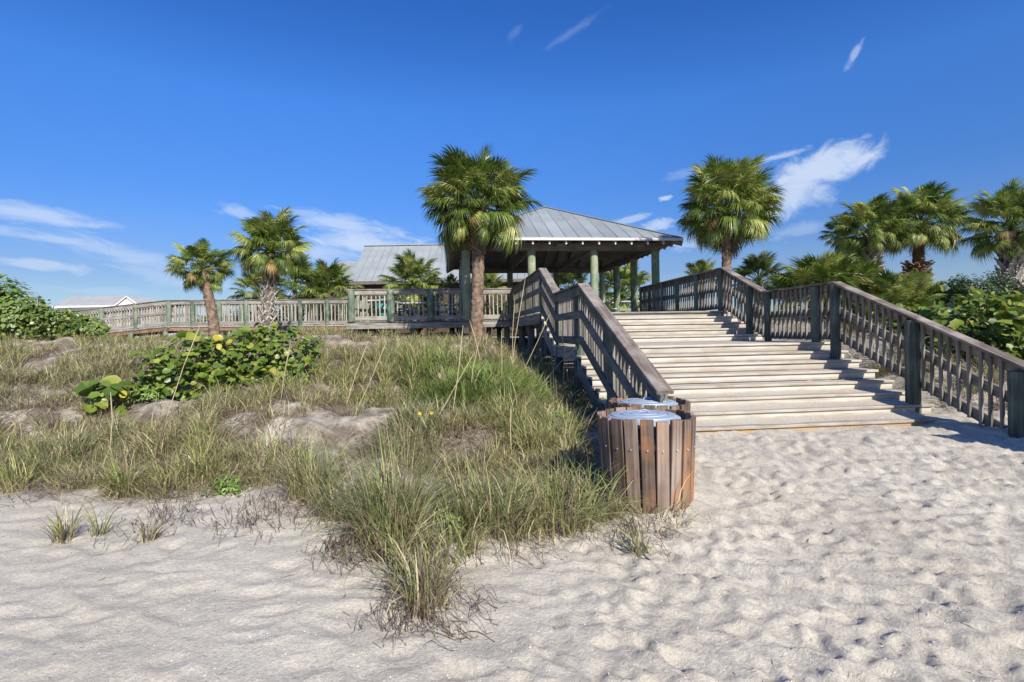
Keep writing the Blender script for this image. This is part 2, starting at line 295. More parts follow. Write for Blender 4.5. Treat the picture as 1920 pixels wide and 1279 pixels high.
# ------------------------------------------------------------------ object helpers
def mesh_np(name, V, Fs, mat=None, smooth=False, col=None):
    me = bpy.data.meshes.new(name); me.from_pydata([tuple(v) for v in V], [], Fs); 
    if mat: me.materials.append(mat)
    if smooth: me.polygons.foreach_set('use_smooth', [True] * len(me.polygons))
    if col is not None:
        at = me.color_attributes.new('Col', 'FLOAT_COLOR', 'POINT'); c = np.ones((len(V), 4), np.float32); c[:, :3] = col; at.data.foreach_set('color', c.ravel())
    me.update(); return me
def fast_mesh(name, V, loops, starts, totals, mat, col=None, smooth=False):
    me = bpy.data.meshes.new(name); me.vertices.add(len(V)); me.vertices.foreach_set('co', np.asarray(V, np.float32).ravel())
    me.loops.add(len(loops)); me.loops.foreach_set('vertex_index', np.asarray(loops, np.int32)); me.polygons.add(len(starts))
    me.polygons.foreach_set('loop_start', np.asarray(starts, np.int32)); me.polygons.foreach_set('loop_total', np.asarray(totals, np.int32))
    me.materials.append(mat)
    if smooth: me.polygons.foreach_set('use_smooth', [True] * len(starts))
    me.update(calc_edges=True); me.validate()
    if col is not None:
        at = me.color_attributes.new('Col', 'FLOAT_COLOR', 'POINT'); c = np.ones((len(V), 4), np.float32); c[:, :3] = col; at.data.foreach_set('color', c.ravel())
    return me
def thing(name, label, cat, world_mat, group=None):
    o = bpy.data.objects.new(name, None); C.objects.link(o); o.matrix_world = world_mat; o.empty_display_size = .2
    o['label'] = label; o['category'] = cat
    if group: o['group'] = group
    o['_m'] = 0; del o['_m']
    return o
def part(name, me, parent, mat_world=None, stuff=False, label=None):
    o = bpy.data.objects.new(name, me); C.objects.link(o); o.parent = parent
    mw = mat_world if mat_world is not None else Matrix.Identity(4)
    pm = WM[parent.name] if parent.name in WM else parent.matrix_world
    o.matrix_local = pm.inverted() @ mw; WM[o.name] = mw.copy()
    if stuff: o['kind'] = 'stuff'
    if label: o['label'] = label
    return o
WM = {}
def T(name, label, cat, loc=None, site=None, rot=0, group=None):
    mw = (SITE @ Matrix.Translation(S(*site))) if site is not None else Matrix.Translation(loc) @ Matrix.Rotation(rot, 4, 'Z')
    o = thing(name, label, cat, mw, group); WM[o.name] = mw.copy(); return o
def single(name, me, label, cat, mw=None, group=None, kind=None):
    o = bpy.data.objects.new(name, me); C.objects.link(o); o.matrix_world = mw if mw is not None else Matrix.Identity(4)
    if kind: o['kind'] = kind
    if label: o['label'] = label
    if cat: o['category'] = cat
    if group: o['group'] = group
    WM[o.name] = o.matrix_world.copy(); return o
_bc = {}
def board_mesh(L_, w, t, mat, ch=.004):
    k = (round(L_, 3), round(w, 3), round(t, 3), mat.name, ch)
    if k in _bc: return _bc[k]
    a_, b_ = w / 2, t / 2; c = min(ch, a_ * .4, b_ * .4)
    pr = [(-a_ + c, -b_), (a_ - c, -b_), (a_, -b_ + c), (a_, b_ - c), (a_ - c, b_), (-a_ + c, b_), (-a_, b_ - c), (-a_, -b_ + c)]
    V = [(x, y, z) for x in (0, L_) for (y, z) in pr]
    Fs = [tuple(range(7, -1, -1)), tuple(range(8, 16))] + [(i, (i + 1) % 8, 8 + (i + 1) % 8, 8 + i) for i in range(8)]
    _bc[k] = mesh_np('board', V, Fs, mat); return _bc[k]
def frame(p0, p1, up=Vector((0, 0, 1))):
    x = (p1 - p0).normalized()
    if abs(x.dot(up)) > .99: up = Vector((0, 1, 0))
    y = up.cross(x).normalized(); z = x.cross(y)
    m_ = Matrix((x, y, z)).transposed().to_4x4(); m_.translation = p0; return m_
def board(name, parent, p0, p1, w, t, mat, base=None, up=Vector((0, 0, 1)), ch=.004, label=None):
    """board from p0 to p1 (centre line); w = across, t = along 'up'. base: matrix the points are given in"""
    base = SITE if base is None else base
    return part(name, board_mesh((p1 - p0).length, w, t, mat, ch), parent, base @ frame(p0, p1, up), label=label)
_cc = {}
def cyl_mesh(L_, r, mat, n=14, r2=None, key=''):
    k = (round(L_, 2), round(r, 3), mat.name, n, r2)
    if k in _cc: return _cc[k]
    r2 = r if r2 is None else r2; V = []; Fs = []
    for i, (x, q) in enumerate([(0, r * .97), (.01, r), (L_ - .01, r2), (L_, r2 * .95)]):
        for j in range(n): V.append((x, q * math.cos(6.2832 * j / n), q * math.sin(6.2832 * j / n)))
    for i in range(3):
        for j in range(n): Fs.append((i * n + j, i * n + (j + 1) % n, (i + 1) * n + (j + 1) % n, (i + 1) * n + j))
    Fs.append(tuple(range(n - 1, -1, -1))); Fs.append(tuple(range(3 * n, 4 * n)))
    me = mesh_np('pole', V, Fs, mat); 
    for p in me.polygons: p.use_smooth = len(p.vertices) == 4
    _cc[k] = me; return me
def pole(name, parent, p0, p1, r, mat, base=None, n=14, r2=None):
    base = SITE if base is None else base
    return part(name, cyl_mesh((p1 - p0).length, r, mat, n, r2), parent, base @ frame(p0, p1))
ID = Matrix.Identity(4)

# ------------------------------------------------------------------ ground
def build_ground():
    ys = [-2.0]
    while ys[-1] < 1500:
        y = ys[-1]; ys.append(y + (max(.015, .0068 * abs(y)) if 1.6 < y < 8 else .2 if y < 1.6 else .055 if y < 10 else .12 if y < 26 else (y - 18) * .12))
    ys = np.array([-900, -300, -100, -30, -8] + ys)
    fine = np.arange(-3.2, 7.6, .024)
    lx = [-3.2]; st = .03
    while lx[-1] > -1500: st = min(st * 1.06, .12) if lx[-1] > -22 else st * 1.2; lx.append(lx[-1] - st)
    rx = [fine[-1]]; st = .03
    while rx[-1] < 1500: st = min(st * 1.06, .15) if rx[-1] < 22 else st * 1.2; rx.append(rx[-1] + st)
    xs = np.array(lx[::-1][:-1] + list(fine) + rx[1:])
    X, Y = np.meshgrid(xs, ys); Z = ground(X, Y)
    U, V_ = to_uv(X, Y)
    u0 = np.interp(Y, [4, 6.5, 8], [-1.1, -.75, -.35])
    edge = np.interp(X, [-8, -4.3, -2.8, -1.8, -1.35, -1.1, -.8, -.2, .5, 1.0], [5.2, 5.15, 5.0, 4.75, 4.55, 3.6, 3.4, 4.3, 4.6, 4.75])
    dune = sst((u0 + .5 - U) / .5) * sst((Y - edge) / .7)
    dune = np.maximum(dune, sst((U - W - .7) / .8) * sst((Y - 7) / 2) * .8); dune *= (Y < 80)
    path = sst((X + .6 - .25 * (Y - 2.5)) / 1.6) * (1 - dune)
    nearm = (Y > 1.2) & (Y < 9)
    # wind and foot relief of the loose sand
    D = np.zeros_like(Z)
    D += (1 - dune) * (fbm(X * .9, Y * .8, 2) * .035 + fbm(X * 3 + 5, Y * 3.4, 4) * .012 - np.abs(fbm(X * 1.5 + fbm(X, Y, 2), Y * 2.6 + X * .6, 3)) * .030)
    D += path * ((-np.abs(fbm((X * .64 - Y * .77) * 1.7 + fbm(X * 2, Y * 2, 2), (X * .77 + Y * .64) * 5.2, 3)) * .09 + .02 - np.abs(fbm((X * .5 - Y * .86) * 4, (X * .86 + Y * .5) * 9 + 3, 3)) * .034))
    r = np.random.default_rng(3)
    def dimple(cx, cy, a_, l_, s_, dep, rim):
        i0, i1 = np.searchsorted(ys, [cy - 3 * l_, cy + 3 * l_]); j0, j1 = np.searchsorted(xs, [cx - 3 * l_, cx + 3 * l_])
        if i1 <= i0 or j1 <= j0: return
        dx = X[i0:i1, j0:j1] - cx; dy = Y[i0:i1, j0:j1] - cy; ca, sa = math.cos(a_), math.sin(a_)
        p = (dx * ca + dy * sa) / l_; q = (-dx * sa + dy * ca) / s_; rr = p * p + q * q
        D[i0:i1, j0:j1] += -dep * np.exp(-rr ** 1.5 * 1.4) + rim * np.exp(-((np.sqrt(rr) - 1.45) / .38) ** 2) * (1 + .5 * p)
    n = 0
    while n < 5600:
        cx = r.uniform(-1.2, 9); cy = r.uniform(1.9, 8.2)
        u, v = to_uv(cx, cy); pr = float(sst((cx + .5 - .25 * (cy - 2.5)) / 1.4))
        if r.random() > pr or (-.9 < u < W + .1 and v < 6.0): continue
        if (cx - 1.2) ** 2 + (cy - 4.9) ** 2 < .5: continue
        n += 1; a_ = r.normal(-.85, .35) if r.random() < .7 else r.uniform(0, 3.1)
        dimple(cx, cy, a_, r.uniform(.05, .10), r.uniform(.030, .050), r.uniform(.010, .024), r.uniform(.002, .005))
    for k in range(700):
        cx = r.uniform(-7, 1.0); cy = r.uniform(1.9, 5.0)
        dimple(cx, cy, r.uniform(-.5, .5), r.uniform(.07, .22), r.uniform(.04, .09), r.uniform(.004, .014), r.uniform(.001, .005))
    D += dune * fbm(X * 2.2, Y * 2.2, 4) * .10
    D = .055 * np.tanh(D / .055)
    Z = Z + np.where(nearm | (dune > 0), D, D * .5) * (np.abs(Y) < 40)
    # loose sand drifted against the foot of the right railing
    Z += .10 * np.exp(-((U - W - .15) / .35) ** 2) * sst((V_ - 5.2) / .8) * (1 - sst((V_ - 7.6) / 1.0))
    global GRID; GRID = (xs, ys, Z)
    ny, nx = X.shape
    Vv = np.stack([X, Y, Z], -1).reshape(-1, 3)
    idx = np.arange(ny * nx).reshape(ny, nx)
    q = np.stack([idx[:-1, :-1], idx[:-1, 1:], idx[1:, 1:], idx[1:, :-1]], -1).reshape(-1, 4)
    me = bpy.data.meshes.new('ground'); me.vertices.add(len(Vv)); me.vertices.foreach_set('co', Vv.astype(np.float32).ravel())
    me.loops.add(q.size); me.loops.foreach_set('vertex_index', q.ravel().astype(np.int32)); me.polygons.add(len(q))
    me.polygons.foreach_set('loop_start', np.arange(0, q.size, 4, dtype=np.int32)); me.polygons.foreach_set('loop_total', np.full(len(q), 4, np.int32))
    me.polygons.foreach_set('use_smooth', np.ones(len(q), bool)); me.update(calc_edges=True)
    at = me.attributes.new('dune', 'FLOAT', 'POINT'); at.data.foreach_set('value', dune.astype(np.float32).ravel())
    me.materials.append(M['sand'])
    single('ground', me, None, None, kind='structure')
    print('ground verts', len(Vv))
build_ground()

# ------------------------------------------------------------------ stairs
def nose(k): return k * TR if k <= 4 else (k - 1) * TR + LND
def build_stairs():
    t = T('beach_staircase', 'wide timber staircase with pale treads climbing from the sand to the deck', 'staircase', site=(W / 2, 5.9, -1.8))
    u0, u1 = -.06, W + .20
    R = random.Random(2)
    for k in list(range(1, 5)) + list(range(6, 13)):
        v = nose(k); w = -k * RI
        for i in range(2):
            wd = .166; vc = v - wd / 2 - i * (wd + .006)
            board('tread_board', t, S(u0 + R.uniform(-.015, .015), vc + R.uniform(-.003, .003), w - .019 + R.uniform(-.0025, .002)), S(u1 + R.uniform(-.03, .03), vc + R.uniform(-.003, .003), w - .019 + R.uniform(-.0025, .002)), wd, .038, M['tread'], ch=.006)
    nl = 15; wd = (LND + .03) / nl
    for i in range(nl):
        vc = 4 * TR - .03 + wd * (i + .5)
        board('landing_board', t, S(u0, vc, -5 * RI - .019), S(u1 + R.uniform(-.02, .02), vc, -5 * RI - .019), wd - .006, .038, M['tread'], ch=.005)
    for k in range(0, 13):
        v = nose(k) - .035 if k else -.035
        top = -k * RI - .040; bot = -(k + 1) * RI + .002 - (.12 if k == 12 else 0)
        board('riser_board', t, S(u0 + .02, v - .013, (top + bot) / 2), S(u1 - .03, v - .013, (top + bot) / 2), .024, top - bot, M['base_board'] if k == 12 else M['riser'])
    for uu in (-.02, W * .25, W * .5, W * .75, W + .08):
        board('stringer', t, S(uu, .0, -.32), S(uu, 4 * TR, -.32 - 4 * RI), .04, .26, M['weathered'])
        board('joist', t, S(uu, 4 * TR, -5 * RI - .14), S(uu, 4 * TR + LND - .1, -5 * RI - .14), .04, .19, M['weathered'])
        board('stringer', t, S(uu, nose(5) - .05, -5 * RI - .30), S(uu, nose(12) - .1, -12 * RI - .28), .04, .26, M['weathered'])
    for uu in (-.05, W * .5, W + .1):
        for vv in (.3, 1.6, 3.3):
            w = -5 * RI - .05 if vv > 1.2 else -.3
            pole('support_post', t, S(uu + .08, vv, -2.2), S(uu + .08, vv, w - .22), .08, M['dark_beam'])
build_stairs()
def sand_drift():
    t = bpy.data.objects['beach_staircase']; r = np.random.default_rng(4); V = []; Fs = []
    for k, hh in ((12, .075), (11, .055), (10, .03)):
        v1, v0, w = nose(k) - .03, nose(k) - TR - .03, -k * RI; n = 90; b = len(V)
        for i in range(n + 1):
            u = .02 + (W - .15) * i / n; h = max(.004, hh * (.75 + .9 * float(vnoise(np.array([u * 1.7 + k]), np.array([k * 3.1]))[0]) + .4 * float(vnoise(np.array([u * 9.]), np.array([k * 1.])) [0]))); q = .10 * float(vnoise(np.array([u * 2.3]), np.array([k * 7.7]))[0])
            V += [S(u, v0 + .0, w + h), S(u, v0 + .12, w + h * .55), S(u, v1 - .05 + q, w + .003), S(u, v0, w - .01)]
        for i in range(n):
            for j in (0, 1): Fs.append((b + i * 4 + j, b + i * 4 + j + 1, b + i * 4 + j + 5, b + i * 4 + j + 4))
    part('sand_drift', mesh_np('sand_drift', V, Fs, M['sand'], smooth=True), t, SITE, stuff=True)
sand_drift()

# ------------------------------------------------------------------ railings
def railing(t, path, posts, side, base=None, mid=True, sp=.14, H=1.07, below=.06, cap_ext=(0, 0), post_side=None, toe=.05, post_mat=None, side_mat=None, bal_mat=None):
    """path: floor points (in base frame).  side: unit vector pointing to the outer side; balusters stand on the inner side"""
    sm = side_mat or M['rail_grey']
    acc = []
    for i in range(len(path) - 1):
        a_, b_ = path[i], path[i + 1]; d = (b_ - a_).normalized(); hz = Vector((d.x, d.y, 0)).normalized()
        e0 = cap_ext[0] if i == 0 else 0; e1 = cap_ext[1] if i == len(path) - 2 else 0
        up = Vector((0, 0, 1))
        A = a_ - d * e0; B = b_ + d * e1
        board('cap_board', t, A + up * (H - .019), B + up * (H - .019), .185, .038, M['cap'], base, ch=.006)
        off = side * .042
        board('top_board', t, A + off + up * (H - .115), B + off + up * (H - .115), .036, .145, sm, base)
        if mid: board('middle_board', t, A + off + up * (H * .52), B + off + up * (H * .52), .036, .135, sm, base)
        board('bottom_board', t, A + off + up * (toe + .07), B + off + up * (toe + .07), .036, .14, sm, base)
        Lh = math.hypot(b_.x - a_.x, b_.y - a_.y); n = max(1, int(round(Lh / sp)))
        hb = H - .045 - toe + .01
        me = board_mesh(hb, .038, .038, bal_mat or M['baluster'], .003)
        for j in range(n):
            f = (j + .5) / n; p = a_.lerp(b_, f)
            if any((p - q).xy.length < r + .03 for q, r, _ in posts): continue
            p0 = p + up * (toe - .005) + d * random.uniform(-.012, .012)
            fm = frame(p0, p0 + up + d * random.uniform(-.018, .018))
            part('baluster', me, t, (SITE if base is None else base) @ fm)
    for p, r, dep in posts:
        q = p + (post_side if post_side is not None else Vector((0, 0, 0)))
        pole('post', t, q - Vector((0, 0, dep)), q + Vector((0, 0, H - .045)), r, post_mat or M['green_post'], base, 12)
def floor_w(v):
    if v <= 0: return 0.
    if v < 5 * TR: return -v / (5 * TR) * 5 * RI
    if v < 5 * TR + LND: return -5 * RI
    return -5 * RI - (v - 5 * TR - LND) * RI / TR
t = T('stair_railing', 'left railing of the wide staircase, ending behind the trash receptacles', 'railing', site=(0, 3, -1))
vs = [-5.62, 0, 5 * TR, 5 * TR + LND, 7.08]
railing(t, [S(0, v, floor_w(v)) for v in vs], [(S(.03, v, floor_w(v)), r, dp) for v, r, dp in [(-4.2, .06, .3), (-2.8, .06, .3), (-1.4, .06, .3), (-.12, .085, 2.2), (1.72, .085, 1.6), (3.45, .085, 1.3), (5.3, .09, .6), (6.95, .09, .8)]], Vector((-1, 0, 0)), cap_ext=(0, .12), post_mat=M['shaded_post'], bal_mat=M['baluster_shaded'])
t = T('stair_railing', 'right railing of the wide staircase with stout green posts running out of frame', 'railing', site=(W, 3, -1))
vs = [-5.74, 0, 5 * TR, 5 * TR + LND, 7.55]
railing(t, [S(W, v, floor_w(v)) for v in vs[:-1]] + [S(W, vs[-1], floor_w(vs[-1]) + .05)], [(S(W - .035, v, floor_w(v) - (.03 if v > 5.5 else 0)), r * .84, dp) for v, r, dp in [(-5.7, .06, .2), (-4.9, .05, .2), (-3.82, .055, .2), (-2.67, .06, .2), (-1.4, .075, .2), (-.1, .085, 1.2), (1.18, .095, 1.2), (1.86, .085, 1.2), (3.36, .09, 1.2), (3.86, .10, 1.2), (5.42, .118, .42), (6.86, .105, .6)]], Vector((1, 0, 0)), cap_ext=(0, .1), post_mat=M['shaded_post'], bal_mat=M['baluster_shaded'])

# ------------------------------------------------------------------ deck
UL = -5.55; VF = -5.64
def build_deck():
    t = T('timber_deck', 'grey timber deck on piles at the head of the stairs', 'deck', site=(0, -6, -.5))
    for i in range(40):
        v = -.07 - i * .144 + .035
        board('deck_board', t, S(-.1, v, -.019), S(W + .1, v, -.019), .138, .038, M['weathered'])
    for i in range(46):
        v = VF - .01 - i * .144
        board('deck_board', t, S(UL - .05, v, -.019), S(W + 1.2, v, -.019), .138, .038, M['weathered'])
    z = Vector((0, 0, 1))
    board('fascia_board', t, S(UL - .05, VF + .08, -.155), S(-.06, VF + .08, -.155), .04, .19, M['weathered'])
    board('fascia_board', t, S(-.1, VF + .1, -.155), S(-.1, .0, -.155), .04, .22, M['weathered'])
    board('fascia_board', t, S(W + .1, VF + .1, -.155), S(W + .1, .0, -.155), .04, .22, M['weathered'])
    board('fascia_board', t, S(UL - .05, VF + .05, -.155), S(UL - .05, -12.2, -.155), .04, .22, M['weathered'])
    for i in range(7):
        uu = UL + .5 + i * 1.6
        board('joist', t, S(uu, VF + .02, -.17), S(uu, -12.2, -.17), .05, .2, M['dark_beam'])
        for vv in (VF - .25, VF - 3.2):
            if uu < W: pole('pile', t, S(uu, vv, -1.6), S(uu, vv, -.2), .10, M['green_post'])
    for vv in (-.6, -2.3, -4.2):
        for uu in (.05, 2.2, W):
            pole('pile', t, S(uu, vv, -2.0), S(uu, vv, -.2), .10, M['dark_beam'])
        board('beam', t, S(-.1, vv, -.25), S(W + .1, vv, -.25), .08, .18, M['dark_beam'])
build_deck()
t = T('deck_railing', 'pale railing along the front edge of the left deck behind the tall palm trunk', 'railing', site=(UL, VF, 0))
railing(t, [S(UL, VF, 0), S(-.08, VF, 0)], [(S(u, VF + .05, 0), r, .02) for u, r in [(UL + .12, .12), (-4.15, .13), (-2.85, .12), (-1.45, .12)]], Vector((0, -1, 0)), mid=False, toe=.03, side_mat=M['weathered'])
t = T('deck_railing', 'side railing at the left end of the deck leading back to the walkway', 'railing', site=(UL, -8, 0))
railing(t, [S(UL, VF - .15, 0), S(UL, -10.0, 0)], [(S(UL + .08, v, 0), .08, .3) for v in (-7.1, -8.6)], Vector((-1, 0, 0)))

# ------------------------------------------------------------------ far walkway
WA, WB, WC, WE = unp(672, 560, 21.8), unp(312, 563, 22.2), unp(188, 577, 23.0), unp(60, 592, 23.8)
def dn(p): return Vector((p.x, p.y, p.z - 1.07))
PW = [dn(WA), dn(WB), dn(WC), dn(WE)]
def build_walkway():
    t = T('walkway', 'long raised walkway with a red-brown stringer crossing behind the left palms', 'walkway', loc=PW[1] - Vector((0, 0, 1)))
    back = Vector((0, 1.75, 0))
    for i in range(3):
        a_, b_ = PW[i], PW[i + 1]; n = int((b_ - a_).length / .16)
        d = (b_ - a_).normalized()
        for j in range(n):
            p = a_.lerp(b_, (j + .5) / n) - Vector((0, 0, .02))
            board('deck_board', t, p + Vector((0, -.08, 0)), p + back + Vector((0, .08, 0)), .15, .038, M['weathered'], ID)
        up = Vector((0, 0, 1))
        for q in (Vector((0, -.05, -.13)), back + Vector((0, .05, -.13))):
            board('stringer', t, a_ + q, b_ + q, .05, .17, M['red_board'], ID)
        board('edge_board', t, a_ + Vector((0, -.09, -.035)), b_ + Vector((0, -.09, -.035)), .04, .05, M['weathered'], ID)
    for p in [PW[0].lerp(PW[1], f) for f in (.02, .22, .42, .62, .82, .995)] + [PW[1].lerp(PW[2], .5), PW[2], PW[2].lerp(PW[3], .5)]:
        for q in (Vector((0, -.16, -.14)), back + Vector((0, .14, -.12))):
            a_ = p + q; g = gz(a_.x, a_.y) - .3
            pole('pile', t, Vector((a_.x, a_.y, g)), a_, .10, M['green_post'], ID)
build_walkway()
def wrail(label, off, mid_from):
    t = T('walkway_railing', label, 'railing', loc=PW[1] + off)
    s = Vector((0, -1, 0)) if off.y < .5 else Vector((0, 1, 0))
    for i in range(3):
        posts = [(PW[i].lerp(PW[i + 1], f) + off + s * .03, .09, .1) for f in ([.03, .16, .30, .44, .58, .72, .86, .985] if i == 0 else [.45, .97])]
        railing(t, [PW[i] + off, PW[i + 1] + off], posts, s, ID, mid=i > 0, toe=.03, side_mat=M['weathered'], sp=.15)
wrail('near railing of the long walkway with green posts, behind the leaning palm', Vector((0, 0, 0)), 0)
wrail('far railing of the long walkway, seen through the near one', Vector((0, 1.75, 0)), 0)

# ------------------------------------------------------------------ pavilion
CU = [-1.66, .46, 2.54, 4.64]; CV = [-4.65, -6.75, -8.85, -10.95]
E0, E1, F0, F1 = -2.31, 5.29, -4.0, -11.6; EH = 2.50; AH = 4.36
AU, AV = (E0 + E1) / 2, (F0 + F1) / 2
def build_pavilion():
    t = T('pavilion', 'open beach pavilion with a grey standing-seam hip roof on round green columns', 'pavilion', site=(AU, AV, 0))
    for i, u in enumerate(CU):
        for j, v in enumerate(CV):
            if 0 < i < 3 and 0 < j < 3: continue
            pole('column', t, S(u, v, 0), S(u, v, 2.2), .13, M['green_col'], n=18)
    for j, v in enumerate((CV[0], CV[-1])):
        for s in (-.06, .06):
            board('beam', t, S(CU[0] - .1, v + s * 1.6, 2.31), S(CU[-1] + .1, v + s * 1.6, 2.31), .05, .24, M['dark_beam'])
    for u in (CU[0], CU[-1]):
        for s in (-.06, .06):
            board('beam', t, S(u + s * 1.6, CV[0], 2.305), S(u + s * 1.6, CV[-1], 2.305), .05, .23, M['dark_beam'])
    for u in CU[1:3]: board('tie_beam', t, S(u, CV[0], 2.30), S(u, CV[-1], 2.30), .08, .2, M['dark_beam'])
    HU, HV = (E1 - E0) / 2, (F0 - F1) / 2; rise = AH - EH
    # four faces: local frame (s along the eave, d up the slope)
    faces = [(Vector((1, 0, 0)), S(AU, F0, EH), Vector((0, 1, 0)), HU, HV), (Vector((-1, 0, 0)), S(AU, F1, EH), Vector((0, -1, 0)), HU, HV),
             (Vector((0, 1, 0)), S(E1, AV, EH), Vector((-1, 0, 0)), HV, HU), (Vector((0, -1, 0)), S(E0, AV, EH), Vector((1, 0, 0)), HV, HU)]
    for e, o, inn, hw, dep in faces:
        up = (inn * dep + Vector((0, 0, rise))) / dep      # per unit inward
        nrm = e.cross(inn * dep + Vector((0, 0, rise))).normalized()
        if nrm.z < 0: nrm = -nrm
        n = 18; st = 2 * hw / n
        for i in range(n):
            a_, b_ = -hw + i * st, -hw + (i + 1) * st
            la, lb = (1 - abs(a_) / hw) * dep, (1 - abs(b_) / hw) * dep
            pts = [(a_, 0), (b_, 0), (b_, lb), (a_, la)]
            pts = [p for k, p in enumerate(pts) if not (k > 1 and p[1] < 1e-6)]
            th = .012
            P3 = [o + e * p[0] + up * p[1] for p in pts]
            V = [p + nrm * th for p in P3] + [p - nrm * .03 for p in P3]; k = len(pts)
            Fs = [tuple(range(k)), tuple(range(2 * k - 1, k - 1, -1))] + [(j, k + j, k + (j + 1) % k, (j + 1) % k) for j in range(k)]
            me = mesh_np('roof_panel', V, Fs, M['roof']); part('roof_panel', me, t, SITE)
            if 0 < i:
                if la > .05:
                    board('seam', t, o + e * a_ + nrm * .02, o + e * a_ + up * la + nrm * .012, .02, .02, M['roof'], up=nrm)
        # drip edge and fascia
        board('drip_edge', t, o - e * (hw + .01) - inn * .025 + Vector((0, 0, -.035)), o + e * (hw + .01) - inn * .025 + Vector((0, 0, -.035)), .02, .085, M['drip'])
        # sheathing under the metal
        P3 = [o - e * hw * .99, o + e * hw * .99, o + up * dep]
        V = [p - nrm * .05 for p in P3] + [p - nrm * .075 for p in P3]
        part('roof_deck', mesh_np('roof_deck', V, [(0, 1, 2), (5, 4, 3), (0, 3, 4, 1), (1, 4, 5, 2), (2, 5, 3, 0)], M['ceiling']), t, SITE)
        nr = 15
        for i in range(nr):
            a_ = -hw + .06 + (2 * hw - .12) * i / (nr - 1); la = (1 - abs(a_) / hw) * dep
            if la < .25: la = .25
            rf_ = board('rafter', t, o + e * a_ + inn * .02 - nrm * .145, o + e * a_ + up * (la - .02) - nrm * .145, .045, .13, M['weathered'] if False else M['ceiling'], up=nrm)
            q = o + e * a_ - nrm * .14
            board('rafter_tip', rf_, q + inn * -.004, q + inn * .018, .05, .12, M['drip'], up=nrm)
    for su, sv in ((1, 1), (1, -1), (-1, 1), (-1, -1)):
        c0 = S(AU + su * HU, AV + sv * HV, EH); c1 = S(AU, AV, AH)
        board('hip_cap', t, c0 + Vector((0, 0, .03)), c1 + Vector((0, 0, .03)), .16, .03, M['roof'])
        board('hip_rafter', t, c0 - Vector((0, 0, .17)), c1 - Vector((0, 0, .17)), .06, .16, M['dark_beam'])
build_pavilion()
def build_sign():
    t = T('pavilion_sign', 'small green name board on the front beam under the pavilion eave', 'sign', site=(1.6, CV[0] + .2, 2.36))
    p = SITE.inverted() @ unp(1057, 456.5, 16.95); u = p.x; w = p.z
    vv = CV[0] + .14
    board('panel', t, S(u - .23, vv, w), S(u + .23, vv, w), .03, .12, M['sign'])
    for dz in (-.05, .05): board('border', t, S(u - .22, vv + .018, w + dz), S(u + .22, vv + .018, w + dz), .01, .014, M['sign_text'])
    R = random.Random(4); x = u - .19
    while x < u + .17:
        wd = R.uniform(.016, .026)
        if R.random() > .12: board('letter', t, S(x, vv + .018, w), S(x + wd, vv + .018, w), .008, R.choice((.045, .05, .035)), M['sign_text'])
        x += wd + .012
build_sign()

# picnic tables, bin
def picnic(label, p, rot):
    t = T('picnic_table', label, 'picnic table', loc=p, rot=rot, group='picnic tables on the deck'); B_ = WM[t.name]
    V_ = Vector
    for i in range(4): board('top_board', t, V_((-.9, -.28 + i * .187, .74)), V_((.9, -.28 + i * .187, .74)), .18, .038, M['table'], B_)
    for s in (-1, 1):
        for i in range(2): board('seat_board', t, V_((-.9, s * (.62 + i * .14), .45)), V_((.9, s * (.62 + i * .14), .45)), .13, .038, M['table'], B_)
    for x in (-.65, .65):
        board('brace', t, V_((x, -.72, .41)), V_((x, .72, .41)), .04, .09, M['green_col'], B_)
        for s in (-1, 1): board('leg', t, V_((x + .04, s * .62, 0)), V_((x + .04, s * .22, .72)), .09, .04, M['green_col'], B_)
def dk(px, py, D):
    p = unp(px, py, D); p.z = EYE + DK; return p
picnic('pale picnic table seen through the deck railing right of the second post', dk(782, 600, 20.6), YAW)
picnic('picnic table with green legs at the left end of the deck', dk(722, 600, 19.2), YAW + 1.4)
picnic('picnic table in the shade behind the tall palm trunk shadow', dk(850, 600, 22.0), YAW)
picnic('picnic table between the right pavilion columns, nearest the stair rail', dk(1172, 600, 22.6), YAW + 1.5)
picnic('picnic table beyond the cap of the left stair railing', dk(1130, 600, 23.4), YAW + 1.5)
def bin_teal():
    p = dk(719, 600, 21.0); t = T('recycling_bin', 'teal bin standing behind the left deck railing', 'bin', loc=p)
    part('body', cyl_mesh(.85, .24, M['teal'], 16, .27), t, Matrix.Translation(p) @ frame(Vector((0, 0, 0)), Vector((0, 0, 1))))
    part('lid', cyl_mesh(.12, .28, M['teal'], 16, .16), t, Matrix.Translation(p + Vector((0, 0, .86))) @ frame(Vector((0, 0, 0)), Vector((0, 0, 1))))
bin_teal()

